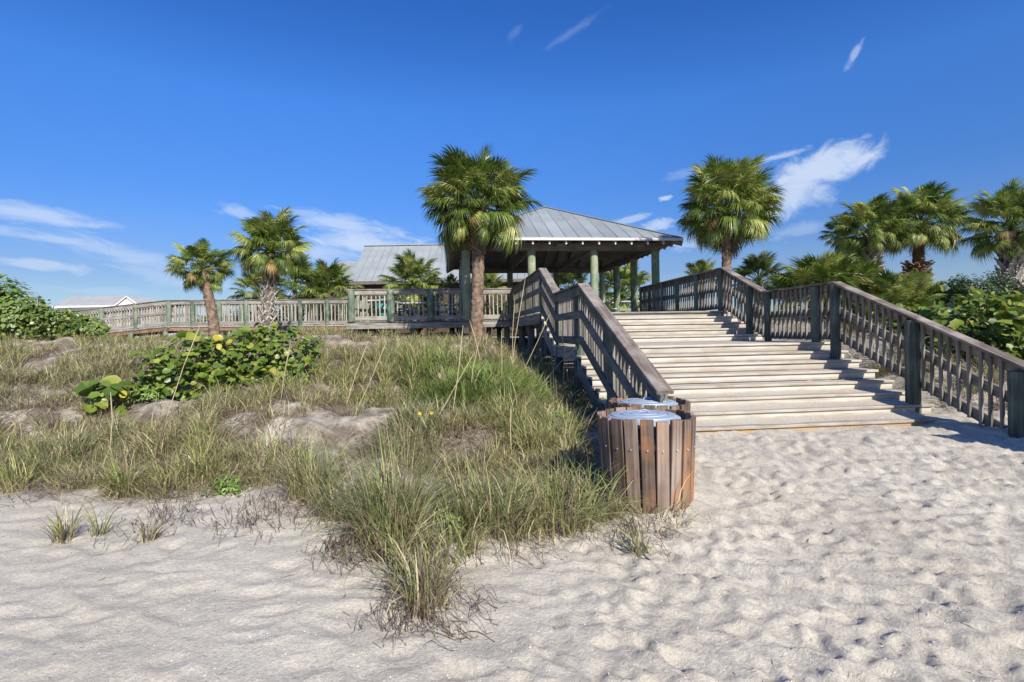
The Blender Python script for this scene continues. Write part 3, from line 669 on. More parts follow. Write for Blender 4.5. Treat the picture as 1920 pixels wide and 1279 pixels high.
# ------------------------------------------------------------------ buildings behind
def prism(name, parent, pts, Fs, mat): return part(name, mesh_np(name, pts, Fs, mat), parent, ID)
def hip_building():
    t = T('pavilion_building', 'low building with a grey metal hip roof behind the deck', 'building', loc=Vector((-6, 36, 1.5)))
    ez = unp(657, 528, 33).z; rz = unp(683, 461.5, 37.2).z
    xl, xr = unp(655, 528, 33).x, unp(1012, 528, 33).x; rl, rr = unp(683, 461, 37.2).x, unp(842, 461, 37.2).x
    yf, yb, ym = 33, 41.5, 37.2
    a_, b_, c_, d_ = (xl, yf, ez), (xr, yf, ez), (xr, yb, ez), (xl, yb, ez); e_, f_ = (rl, ym, rz), (rr, ym, rz)
    prism('roof', t, [a_, b_, c_, d_, e_, f_] + [(p[0], p[1], p[2] - .12) for p in (a_, b_, c_, d_)], [(0, 1, 5, 4), (1, 2, 5), (2, 3, 4, 5), (3, 0, 4), (0, 6, 7, 1), (1, 7, 8, 2), (2, 8, 9, 3), (3, 9, 6, 0), (9, 8, 7, 6)], M['roof'])
    n = 26
    for i in range(1, n):
        x = xl + (xr - xl) * i / n
        if x < rl: f = (x - xl) / (rl - xl)
        elif x > rr: f = (xr - x) / (xr - rr)
        else: f = 1
        p0 = Vector((x, yf, ez + .03)); p1 = Vector((x, yf + (ym - yf) * f, ez + (rz - ez) * f + .03))
        if f > .05: board('seam', t, p0, p1, .035, .03, M['roof'], ID)
    board('ridge_cap', t, Vector((rl, ym, rz + .02)), Vector((rr, ym, rz + .02)), .3, .06, M['roof'], ID)
    g = 1.2
    prism('wall', t, [(x, y, z) for x in (xl + .6, xr - .6) for y in (yf + .6, yb - .6) for z in (g, ez - .1)], [(0, 4, 5, 1), (2, 3, 7, 6), (0, 1, 3, 2), (4, 6, 7, 5)], M['wall_brown'])
    board('fascia', t, Vector((xl, yf - .03, ez - .1)), Vector((xr, yf - .03, ez - .1)), .04, .2, M['dark_beam'], ID)
    # lower wing to the left
    wz, wr = unp(640, 530, 36).z, unp(640, 491, 38.5).z
    wl, w2 = unp(560, 530, 36).x, xl + 1.0
    prism('wing_roof', t, [(wl, 35.5, wz), (w2, 35.5, wz), (w2, 41, wz), (wl, 41, wz), (wl + 2, 38.3, wr), (w2, 38.3, wr)], [(0, 1, 5, 4), (2, 3, 4, 5), (3, 0, 4), (3, 2, 1, 0), (1, 2, 5)], M['roof'])
    prism('wing_wall', t, [(x, y, z) for x in (wl + .5, w2) for y in (36, 40.5) for z in (g, wz)], [(0, 4, 5, 1), (2, 3, 7, 6), (0, 1, 3, 2), (4, 6, 7, 5)], M['wall_brown'])
hip_building()
def far_house():
    t = T('distant_house', 'distant white house with a grey roof and a small front gable at far left', 'house', loc=Vector((-70, 86, 1.5)))
    D = 85
    ez = unp(180, 574.5, D).z; rz = unp(180, 555.5, D + 5).z
    xl, xr, rl, rr = unp(98, 575, D).x, unp(262, 575, D).x, unp(130, 556, D + 5).x, unp(240, 556, D + 5).x
    prism('roof', t, [(xl, D, ez), (xr, D, ez), (xr, D + 10, ez), (xl, D + 10, ez), (rl, D + 5, rz), (rr, D + 5, rz)], [(0, 1, 5, 4), (1, 2, 5), (2, 3, 4, 5), (3, 0, 4), (3, 2, 1, 0)], M['house_roof'])
    prism('wall', t, [(x, y, z) for x in (xl + .5, xr - .5) for y in (D + .5, D + 9.5) for z in (1.2, ez)], [(0, 4, 5, 1), (2, 3, 7, 6), (0, 1, 3, 2), (4, 6, 7, 5)], M['house_white'])
    gl, gr = unp(219, 575, D - 1).x, unp(259, 575, D - 1).x; gm = (gl + gr) / 2; gt = unp(241, 556.5, D - 1).z
    prism('gable_wall', t, [(gl, D - 1, 1.2), (gr, D - 1, 1.2), (gr, D - 1, ez), (gm, D - 1, gt - .15), (gl, D - 1, ez), (gl, D + 4, ez), (gr, D + 4, ez), (gm, D + 4, gt - .15)], [(0, 1, 2, 3, 4), (4, 3, 7, 5), (3, 2, 6, 7)], M['house_white'])
    for s, x in ((-1, gl), (1, gr)):
        board('gable_trim', t, Vector((x + s * .3, D - 1.2, ez - .1)), Vector((gm, D - 1.2, gt + .04)), .2, .15, M['house_white'], ID)
        prism('gable_roof', t, [(x + s * .4, D - 1.1, ez), (gm, D - 1.1, gt + .1), (gm, D + 5, gt + .1), (x + s * .4, D + 5, ez), (x + s * .4, D - 1.1, ez - .1), (gm, D - 1.1, gt), (gm, D + 5, gt), (x + s * .4, D + 5, ez - .1)], [(0, 1, 2, 3), (4, 7, 6, 5), (0, 4, 5, 1)], M['house_roof'])
    board('eave_trim', t, Vector((xl, D - .1, ez)), Vector((gl, D - .1, ez)), .2, .28, M['house_white'], ID)
    for fx in (.2, .5):
        x = xl + (xr - xl) * fx; board('window', t, Vector((x, D + .45, ez - 1.3)), Vector((x + 1.2, D + .45, ez - 1.3)), .1, 1.2, M['can'], ID)
far_house()

# ------------------------------------------------------------------ palms
def fan_frond(name, mat, seed, pet=1.0, blade=.58, droop=.55, nl=58, spread=130, fold=.35, stiff=.5):
    R = random.Random(seed); V = []; Fs = []
    # petiole: three sided, curving down
    k = 5; pts = []
    for i in range(k + 1):
        f = i / k; pts.append(Vector((pet * f, 0, .05 * math.sin(f * 3.14) - .10 * droop * f * f)))
    for i, p in enumerate(pts):
        w = .022 - .010 * i / k
        V += [p + Vector((0, w, 0)), p + Vector((0, -w, 0)), p + Vector((0, 0, -w * 1.1))]
    for i in range(k):
        b = i * 3
        for j in range(3): Fs.append((b + j, b + (j + 1) % 3, b + 3 + (j + 1) % 3, b + 3 + j))
    h = pts[-1]
    for i in range(nl):
        f = i / (nl - 1) * 2 - 1; a_ = math.radians(spread) * f + R.uniform(-.03, .03)
        along = (1 - abs(f)) * .30                                   # the costa carries the middle leaflets further out
        o = h + Vector((along, 0, -.28 * droop * along))
        L_ = blade * (1 - .30 * abs(f) ** 2.2) * R.uniform(.9, 1.06) * (1 - .25 * (1 - abs(f)) * .5)
        d = Vector((math.cos(a_), math.sin(a_), 0)); side = Vector((-math.sin(a_), math.cos(a_), 0))
        lift = fold * abs(math.sin(a_)) * .55 + R.uniform(-.14, .14)
        w = .019 * R.uniform(.7, 1.3); tw = R.uniform(-.5, .5) + (.35 if i % 2 else -.35)
        sd = (side * math.cos(tw) + Vector((0, 0, 1)) * math.sin(tw)); b = len(V); n = 4
        dr = droop * R.uniform(.55, 1.45)
        for j in range(n + 1):
            q = j / n
            p = o + d * (L_ * q * (1 - .18 * dr * q * q)) + Vector((0, 0, L_ * (lift * q - dr * .85 * max(0, q - .25) ** 1.7 - (1 - stiff) * .15 * q * q)))
            ww = w * (.75, 1, .85, .5, 0)[j]
            if j < n: V += [p + sd * ww, p - sd * ww]
            else: V.append(p)
        for j in range(n - 1): Fs.append((b + 2 * j, b + 2 * j + 1, b + 2 * j + 3, b + 2 * j + 2))
        Fs.append((b + 2 * n - 2, b + 2 * n - 1, b + 2 * n))
    return mesh_np(name, V, Fs, mat)
FR = {}
for mk in ('frond', 'frond_dark', 'frond_yellow', 'frond_dead'):
    n = 3 if mk in ('frond', 'frond_dark') else 1
    FR[mk] = {'up': [fan_frond('frond', M[mk], 10 + i, droop=.7, stiff=.6) for i in range(n)],
              'mid': [fan_frond('frond', M[mk], 20 + i, droop=1.1) for i in range(n)],
              'low': [fan_frond('frond', M[mk], 30 + i, droop=1.6, blade=.56, pet=.85, fold=.15, stiff=.2) for i in range(n)]}
FR['frond_dead']['low'] = [fan_frond('frond', M['frond_dead'], 41 + i, droop=1.25, blade=.6, nl=26, spread=70, fold=.05, stiff=0, pet=.6) for i in range(2)]
def add_frond(t, me, hub, az, el, s, roll=0, pet_jit=0):
    d = Vector((math.cos(az) * math.cos(el), math.sin(az) * math.cos(el), math.sin(el)))
    side = Vector((-math.sin(az), math.cos(az), 0)); up = d.cross(side)
    m_ = Matrix((d, side, up)).transposed().to_4x4()
    if up.z < 0 and abs(el) < 1.4: m_ = Matrix((d, -side, -up)).transposed().to_4x4()
    m_ = m_ @ Matrix.Rotation(roll, 4, 'X'); m_ = Matrix.Translation(hub) @ m_ @ Matrix.Diagonal((s, s, s, 1))
    return part('frond', me, t, m_)
def tube(path, radii, n=14, seed=0, rough=.0, mat=None, name='trunk', ring=.0):
    R = np.random.default_rng(seed); V = []; Fs = []; P = [Vector(p) for p in path]
    for i, p in enumerate(P):
        d = (P[min(i + 1, len(P) - 1)] - P[max(i - 1, 0)]).normalized(); x = Vector((0, 1, 0)).cross(d).normalized(); y = d.cross(x)
        for j in range(n):
            a_ = 6.2832 * j / n; r = radii[i] * (1 + rough * R.normal() + ring * (1 if i % 2 else -1))
            V.append(p + x * math.cos(a_) * r + y * math.sin(a_) * r)
    for i in range(len(P) - 1):
        for j in range(n): Fs.append((i * n + j, i * n + (j + 1) % n, (i + 1) * n + (j + 1) % n, (i + 1) * n + j))
    Fs.append(tuple((len(P) - 1) * n + j for j in range(n)))
    return mesh_np(name, V, Fs, mat, smooth=True)
def boot_mesh(mat, L_=.26, sp=.10):
    # split leaf base: a broad foot forking into two upward prongs
    V = []; Fs = []
    def slab(p, q, w0, w1, th):
        b = len(V); d = (q - p).normalized(); s = Vector((0, 1, 0)); nn = d.cross(s).normalized()
        for c, w in ((p, w0), (q, w1)):
            V.extend([c + s * w + nn * th, c - s * w + nn * th, c - s * w - nn * th, c + s * w - nn * th])
        Fs.extend([(b, b + 1, b + 5, b + 4), (b + 1, b + 2, b + 6, b + 5), (b + 2, b + 3, b + 7, b + 6), (b + 3, b, b + 4, b + 7), (b + 4, b + 5, b + 6, b + 7), (b + 3, b + 2, b + 1, b)])
    slab(Vector((.02, sp, -.12)), Vector((.0, .02, .0)), .030, .040, .012); slab(Vector((.02, -sp, -.12)), Vector((.0, -.02, .0)), .030, .040, .012)
    slab(Vector((0, 0, -.02)), Vector((L_ * .55, 0, L_ * .75)), .055, .028, .012)
    return mesh_np('leaf_base', V, Fs, mat)
BOOT = boot_mesh(M['boot']); BOOTB = boot_mesh(M['boot_brown'], .22)
def palm(label, crown, D, R_, base, wid, n=34, top=None, boots=None, mat='frond', tm='trunk', seed=1, elmin=-55, yellow=.05, dead=5, stretch=1.0, flare=.0, name='sabal_palm', group='sabal palms around the pavilion', boot_range=(.1, 1), boot_mat=None, hang=0, lean=None, shag=0, bs=1.0):
    Rn = random.Random(seed)
    c = unp(*crown, D); b = unp(*base, D); tp = unp(*top, D); g = gz(b.x, b.y)
    if abs(b.z - g) > .0: b.z = g - .12
    t = T(name, label, 'palm tree', loc=Vector((b.x, b.y, g)), group=group)
    r = wid * D / F / 2
    # trunk follows a gentle curve from foot to crown
    m_ = 44; path = []; rad = []
    for i in range(m_ + 1):
        f = i / m_; p = b.lerp(tp, f); p.x += (lean or 0) * math.sin(f * math.pi)
        rr = r * (1.12 - .16 * f)
        if f < .12: rr *= 1 + (.12 - f) * 1.6
        if flare and f > .72: rr *= 1 + flare * math.sin((f - .72) / .28 * math.pi * .62)
        path.append(p); rad.append(rr)
    part('trunk', tube(path, rad, 18, seed, .06, M[tm], ring=.035), t, ID)
    if boots:
        nb = boots; me = boot_mat or BOOT
        for i in range(nb):
            f = boot_range[0] + (boot_range[1] - boot_range[0]) * (i + .5) / nb; k = f * m_; j = min(int(k), m_ - 1); p = path[j].lerp(path[j + 1], k - j)
            a_ = i * 2.39996 + Rn.uniform(-.15, .15); rr = rad[j] * .93; s = bs * r / .165 * Rn.uniform(.85, 1.2)
            o = p + Vector((math.cos(a_) * rr, math.sin(a_) * rr, 0))
            part('leaf_base', me, t, Matrix.Translation(o) @ Matrix.Rotation(a_, 4, 'Z') @ Matrix.Rotation(Rn.uniform(-.15, .2) + shag, 4, 'Y') @ Matrix.Diagonal((s, s, s, 1)))
    s = R_ / 1.5; hub = tp.copy(); n = int(n * 2.9)
    ox, oy = Rn.uniform(0, 99), Rn.uniform(0, 99); gap = Rn.uniform(0, 6.28)
    for i in range(n):
        f = (i + .5) / n; az = i * 2.39996 + Rn.uniform(-.3, .3)
        if f > .7 and math.cos(az - gap) > .55 and Rn.random() < .7: continue
        el = math.asin(max(-1, min(1, math.sin(math.radians(elmin)) + (.995 - math.sin(math.radians(elmin))) * (1 - f)))) + Rn.uniform(-.2, .2)
        kind = 'up' if f < .30 else 'mid' if f < .62 else 'low'
        mk = mat
        if f > .6 and Rn.random() < yellow * 1.6: mk = 'frond_yellow'
        ms = FR[mk][kind]; o = hub + Vector((0, 0, .16 * s * (1 - f) * stretch))
        add_frond(t, Rn.choice(ms), o, az, el, s * Rn.uniform(.70, 1.03) * (1.02 - .14 * f) * (1 + .20 * float(vnoise(np.array([ox + math.cos(az) * 1.3 + f]), np.array([oy + math.sin(az) * 1.3]))[0])), Rn.uniform(-.6, .6))
    for i in range(dead):
        az = Rn.uniform(0, 6.28); add_frond(t, Rn.choice(FR['frond_dead']['low']), hub - Vector((0, 0, .12)), az, math.radians(Rn.uniform(-80, -50)), s * Rn.uniform(.6, .85), Rn.uniform(-.5, .5))
    return t, tp, r
palm('tall sabal palm with a rough brown trunk in front of the left deck', (900, 360), 14.5, 1.56, (893, 660), 22, n=46, top=(898, 398), tm='trunk', seed=3, elmin=-26, dead=7, flare=.45, boots=70, boot_range=(.72, 1.0), boot_mat=BOOTB)
palm('small leaning sabal palm with a bare tan trunk, leftmost in the photo', (380, 487), 15.2, .84, (404, 640), 17, n=30, top=(379, 508), tm='trunk', seed=5, elmin=-30, yellow=.16, dead=2, flare=.7, lean=.06)
palm('sabal palm with a pale criss-cross trunk in front of the walkway', (515, 455), 17.0, 1.22, (498, 640), 19, n=40, top=(508, 476), tm='trunk2', seed=8, elmin=-24, boots=64, boot_range=(.08, .9), dead=3)
palm('round-crowned sabal palm right of the pavilion behind the stair railing', (1369, 375), 14.8, 1.50, (1361, 600), 16, n=46, top=(1362, 408), tm='trunk', seed=12, elmin=-26, dead=3, flare=.2)
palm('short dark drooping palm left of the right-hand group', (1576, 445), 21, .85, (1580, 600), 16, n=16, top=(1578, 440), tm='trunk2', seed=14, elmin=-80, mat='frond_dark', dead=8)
palm('stout palm with a pale booted trunk, middle of the right-hand group', (1636, 412), 15.5, 1.10, (1637, 600), 23, n=34, top=(1634, 443), tm='trunk2', seed=16, elmin=-25, boots=60, boot_range=(.3, 1.0), dead=4)
palm('palm with a shaggy ring of broken leaf bases on its trunk', (1740, 385), 16, 1.32, (1716, 600), 18, n=34, top=(1724, 430), tm='fibre', seed=21, elmin=-25, boots=66, boot_range=(.40, .62), boot_mat=BOOTB, shag=.5, bs=1.5, yellow=.16, dead=5)
palm('booted grey-trunked palm cut by the right edge of the photo', (1890, 420), 12.6, .98, (1902, 620), 27, n=32, top=(1893, 436), tm='trunk2', seed=23, elmin=-25, boots=70, boot_range=(.2, .97), dead=5, yellow=.1)

def palmetto(label, px, py, D, R_, n=22, seed=1, mat='frond', yellow=.05, flat=1.0, elmin=-8, name='palmetto', group='low palmettos round the deck', hub_h=None):
    Rn = random.Random(seed); c = unp(px, py, D); g = gz(c.x, c.y)
    t = T(name, label, 'palmetto', loc=Vector((c.x, c.y, g)), group=group); s = R_ / 1.5
    hub = Vector((c.x, c.y, c.z - R_ * .42)); n = int(n * 1.9)
    part('stem', tube([Vector((c.x, c.y, g - .1)), hub], [.13, .11], 10, seed, .05, M['trunk2'], 'stem'), t, ID)
    for i in range(n):
        f = (i + .5) / n; az = i * 2.39996 + Rn.uniform(-.3, .3); el = math.radians(84 + (elmin - 84) * f ** .9) + Rn.uniform(-.15, .15)
        mk = 'frond_yellow' if Rn.random() < yellow else mat
        add_frond(t, Rn.choice(FR[mk]['up' if f < .6 else 'mid']), hub, az, el, s * Rn.uniform(.85, 1.1), Rn.uniform(-.5, .5))
    for i in range(2): add_frond(t, FR['frond_dead']['low'][i % 2], hub, Rn.uniform(0, 6.28), -.7, s * .7, 0)
palmetto('round fan palmetto in front of the grey hip roof', 775, 512, 25, 1.40, 36, 31, elmin=-35)
palmetto('palmetto left of the criss-cross trunk behind the walkway', 482, 533, 25.5, 1.1, 24, 32, elmin=-20)
palmetto('palmetto directly behind the criss-cross trunk', 552, 515, 25, 1.5, 30, 33, elmin=-25)
palmetto('palmetto right of the criss-cross trunk beside the far roof', 617, 525, 24.5, 1.35, 34, 34, elmin=-30)
palmetto('palmetto left of the pavilion corner column', 846, 530, 23.5, .55, 14, 35, yellow=.3)
palmetto('palmetto seen between the first two pavilion columns', 915, 528, 27, 1.0, 20, 36, yellow=.2)
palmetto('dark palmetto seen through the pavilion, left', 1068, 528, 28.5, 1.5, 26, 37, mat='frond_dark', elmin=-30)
palmetto('palmetto seen through the pavilion, right', 1168, 525, 27.5, 1.55, 30, 38, elmin=-35)
palmetto('palmetto left of the round-crowned palm trunk', 1316, 512, 21, .85, 20, 39, elmin=-15)
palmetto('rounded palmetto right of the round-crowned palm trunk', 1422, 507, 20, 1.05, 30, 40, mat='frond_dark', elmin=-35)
palmetto('tall upright palmetto behind the right stair landing', 1538, 530, 14.5, 1.3, 34, 41, elmin=5)
palmetto('palmetto nearest the booted middle trunk', 1590, 535, 14.0, 1.15, 28, 42, elmin=0)
palmetto('palmetto with yellow-green fans below the booted trunk', 1668, 560, 12.0, .95, 26, 43, yellow=.2, elmin=0)
palmetto('palmetto under the shaggy ringed palm', 1718, 560, 13.0, 1.0, 26, 44, yellow=.2, elmin=0)
palmetto('yellowing palmetto beside the sea grape leaves', 1778, 572, 12.5, .8, 22, 45, yellow=.4, elmin=0)
palmetto('small palmetto low behind the right railing', 1640, 590, 11.5, .7, 20, 46, yellow=.1, elmin=0)
palmetto('dark palmetto far back behind the landing rail', 1480, 535, 18, .8, 18, 47, mat='frond_dark', elmin=0)

# ------------------------------------------------------------------ sea grape
def leaf_cloud(name, cents, size, cols, seed, mat, aspect=1.0, face=(.1, -.4, .6)):
    """one hexagon-ish cupped leaf of four triangles per point"""
    r = np.random.default_rng(seed); n = len(cents); P = np.asarray(cents)
    nr = r.normal(0, .6, (n, 3)) + np.array(face); nr[:, 2] = np.abs(nr[:, 2]); nr /= np.linalg.norm(nr, axis=1)[:, None]
    x = r.normal(0, 1, (n, 3)); x -= nr * (x * nr).sum(1)[:, None]; x /= np.linalg.norm(x, axis=1)[:, None]; y = np.cross(nr, x)
    s = (size * r.uniform(.6, 1.25, n))[:, None]
    k = [(-1, 0, 0), (-.35, -.75, .12), (.55, -.6, .1), (1.05, 0, -.08), (.55, .6, .1), (-.35, .75, .12)]
    V = np.stack([P + s * (x * a_ + y * b_ * aspect + nr * c_) for a_, b_, c_ in k], 1).reshape(-1, 3)
    b = (np.arange(n) * 6)[:, None]
    q = np.concatenate([b + np.array([0, 1, 2, 3]), b + np.array([0, 3, 4, 5])], 1).reshape(-1)
    m_ = n * 2; c = np.asarray(cols)[r.integers(0, len(cols), n)] * r.uniform(.75, 1.2, (n, 1))
    return fast_mesh(name, V, q, np.arange(0, m_ * 4, 4), np.full(m_, 4), mat, np.repeat(c, 6, 0))
def grape_leaf(mat, seed):
    R = random.Random(seed); V = [Vector((.1, 0, -.012))]; n = 12
    for i in range(n):
        a_ = 6.2832 * i / n; r = .1 * (1 + R.uniform(-.06, .06)) * (.8 if i == 6 else 1)
        V.append(Vector((.1 + r * math.cos(a_), r * 1.12 * math.sin(a_), .022 * math.cos(2 * a_) + R.uniform(-.006, .006) + .01)))
    Fs = [(0, 1 + i, 1 + (i + 1) % n) for i in range(n)]
    return mesh_np('leaf', V, Fs, mat, smooth=True)
GL = [grape_leaf(M['grape'], i) for i in range(3)]; GY = [grape_leaf(M['grape_yellow'], 7)]
def leaf_obj(t, p, s, Rn, face, me):
    # the blade tends to face the light and the open side
    nrm = (Vector((Rn.gauss(0, .55), Rn.gauss(0, .45), Rn.uniform(.15, 1))) + face).normalized()
    x = Vector((Rn.gauss(0, 1), Rn.gauss(0, 1), Rn.gauss(0, .4))); x = (x - nrm * x.dot(nrm)).normalized(); y = nrm.cross(x)
    m_ = Matrix((x, y, nrm)).transposed().to_4x4(); m_.translation = p
    return part('leaf', me, t, m_ @ Matrix.Diagonal((s, s, s, 1)))
def sea_grape(label, lobes, n, seed, yellow=.05, size=1.0, face=Vector((.2, -.5, .5)), D=None, group='sea grape shrubs', cat='shrub', extra_y=()):
    """lobes: (px, py, D, rx, rz) in the photo's frame, real size in metres"""
    Rn = random.Random(seed); c0 = unp(lobes[0][0], lobes[0][1], lobes[0][2]); g = gz(c0.x, c0.y)
    t = T('sea_grape', label, cat, loc=Vector((c0.x, c0.y, g)), group=group)
    w = [l[3] * l[4] for l in lobes]
    for l in lobes:
        c = unp(l[0], l[1], l[2]); gg = gz(c.x, c.y)
        for k in range(3):
            a_ = Rn.uniform(0, 6.28); e_ = c + Vector((math.cos(a_) * l[3] * .7, math.sin(a_) * .2, l[4] * .6))
            part('stem', tube([Vector((c0.x * .3 + c.x * .7, c.y, gg - .05)), c + Vector((0, 0, -l[4] * .3)), e_], [.016, .013, .006], 6, k, 0, M['stem'], 'stem'), t, ID)
    for i in range(n):
        l = Rn.choices(lobes, w)[0]; c = unp(l[0], l[1], l[2])
        while True:
            q = Vector((Rn.uniform(-1, 1), Rn.uniform(-1, 1), Rn.uniform(-1, 1)))
            if .25 < q.length < 1: break
        p = c + Vector((q.x * l[3], q.y * max(.28, l[3] * .55), q.z * l[4]))
        gg = gz(p.x, p.y) + .03
        if q.z < .2 and Rn.random() < .8: p.z = gg + max(.02, p.z - gg) * Rn.random()
        if p.z < gg: p.z = gg + Rn.uniform(0, .15)
        leaf_obj(t, p, size * Rn.uniform(.65, 1.2), Rn, face, GY[0] if Rn.random() < yellow else Rn.choice(GL))
    P = []
    rf = np.random.default_rng(seed)
    for l in lobes:
        c = unp(l[0], l[1], l[2]); k = int(min(900, n * 2.6) * l[3] * l[4] / sum(w)) + 2; q = rf.normal(0, 1, (k, 3)); q /= np.linalg.norm(q, axis=1)[:, None]; q *= rf.uniform(.2, .95, (k, 1))
        P.append(np.array(c) + q * np.array([l[3], max(.28, l[3] * .55), l[4]]))
    P = np.concatenate(P); gq = ground(P[:, 0], P[:, 1]) + .04; P[:, 2] = np.maximum(P[:, 2], gq); lw = rf.random(len(P)) < .55; P[lw, 2] = gq[lw] + (P[lw, 2] - gq[lw]) * rf.random(lw.sum())
    part('inner_foliage', leaf_cloud('inner_foliage', P, .075 * size, [(.12, .19, .03), (.18, .25, .045), (.08, .13, .025), (.26, .28, .06)], seed, M['foliage'], 1.05), t, ID, stuff=True)
    for (px, py, D_, s) in extra_y:
        leaf_obj(t, unp(px, py, D_), s, Rn, Vector((.2, -2.5, .8)), GY[0])
    return t
sea_grape('sprawling sea grape with round green leaves in the middle of the left dune', [(300, 688, 8.4, .45, .34), (365, 674, 8.6, .55, .44), (440, 672, 8.7, .6, .50), (270, 708, 8.2, .22, .13)], 290, 51, yellow=.03, size=.68, extra_y=((410, 641, 8.3, .62), (426, 646, 8.35, .5), (404, 650, 8.25, .45)))
sea_grape('fresher green sea grape to the right of the sprawling one', [(520, 668, 8.8, .6, .56), (500, 642, 9.0, .45, .34), (548, 700, 8.8, .5, .3), (580, 665, 9.2, .25, .35)], 295, 52, yellow=.03, size=.55)
sea_grape('small sea grape sprig with a yellow leaf at the left of the dune', [(190, 722, 8.0, .16, .08), (240, 728, 8.0, .16, .07)], 14, 53, yellow=.0, size=1.1, extra_y=((222, 742, 7.8, .55),))
sea_grape('large-leaved sea grape beyond the right railing', [(1800, 610, 9.2, .55, .40), (1870, 590, 9.0, .6, .45), (1740, 600, 9.8, .4, .25), (1905, 630, 8.4, .5, .45), (1850, 640, 8.8, .5, .35)], 295, 54, yellow=.01, size=.85)
sea_grape('sea grape behind the handrail beside the palmettos', [(1700, 590, 10.6, .4, .22), (1760, 590, 10.4, .4, .2), (1830, 565, 10.5, .6, .2)], 110, 55, yellow=.0, size=.8)

# ------------------------------------------------------------------ massed leaves and blades (numpy)
def shrub(label, lobes, n, size, cols, seed, aspect=1.0, cat='shrub', name='shrub', group=None):
    Rn = np.random.default_rng(seed); w = np.array([l[3] * l[4] for l in lobes]); w = w / w.sum(); pts = []
    for l, k in zip(lobes, (w * n).astype(int)):
        c = unp(l[0], l[1], l[2]); q = Rn.normal(0, 1, (k, 3)); q /= np.linalg.norm(q, axis=1)[:, None]; q *= Rn.uniform(.55, 1.05, (k, 1))
        q = q * (1 + .22 * np.sin(q[:, :1] * 9 + q[:, 2:] * 7)); p = np.array(c) + q * np.array([l[3], l[3] * .7, l[4]]); pts.append(p)
    P = np.concatenate(pts); g = ground(P[:, 0], P[:, 1]); P[:, 2] = np.maximum(P[:, 2], g + .03)
    c0 = unp(*lobes[0][:3]); g = gz(c0.x, c0.y)
    t = T(name, label, cat, loc=Vector((c0.x, c0.y, g)), group=group)
    part('foliage', leaf_cloud('foliage', P, size, cols, seed, M['foliage'], aspect), t, ID, stuff=True)
    for l in lobes[:4]:
        c = unp(*l[:3]); gg = gz(c.x, c.y)
        for k in range(2): part('stem', tube([Vector((c.x, c.y, gg - .05)), c, c + Vector((Rn.uniform(-.5, .5) * l[3], 0, l[4] * .6))], [.025, .018, .008], 6, k, 0, M['stem'], 'stem'), t, ID)
GC = [(.13, .21, .04), (.17, .26, .05), (.09, .15, .03), (.26, .30, .09), (.21, .25, .06)]
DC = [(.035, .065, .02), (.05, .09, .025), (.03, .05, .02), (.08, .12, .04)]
shrub('tall sea grape hedge at the left edge of the photo', [(15, 585, 15, .75, .85), (70, 600, 15, .6, .55), (-40, 580, 15, .9, 1.1), (120, 615, 15.3, .6, .35)], 5200, .062, GC, 61, 1.0, name='hedge_shrub')
shrub('low sea grape mass in front of the far end of the walkway', [(165, 615, 16.5, .5, .35), (120, 600, 17, .6, .3), (180, 632, 16.2, .3, .2)], 2200, .06, GC, 62, 1.0, name='hedge_shrub')
shrub('dark glossy shrub beside the booted palm at the right edge', [(1830, 545, 11.6, .5, .32), (1870, 540, 11.8, .35, .35), (1770, 560, 12, .35, .18), (1795, 535, 11.8, .2, .22), (1915, 560, 11.6, .4, .3)], 4200, .035, DC, 63, .55)
shrub('fern-like green plants low behind the right railing', [(1820, 640, 8.9, .6, .22), (1880, 660, 8.6, .5, .25), (1760, 650, 9.3, .4, .15)], 2600, .035, [(.12, .19, .04), (.09, .14, .04), (.2, .2, .06)], 64, .5)

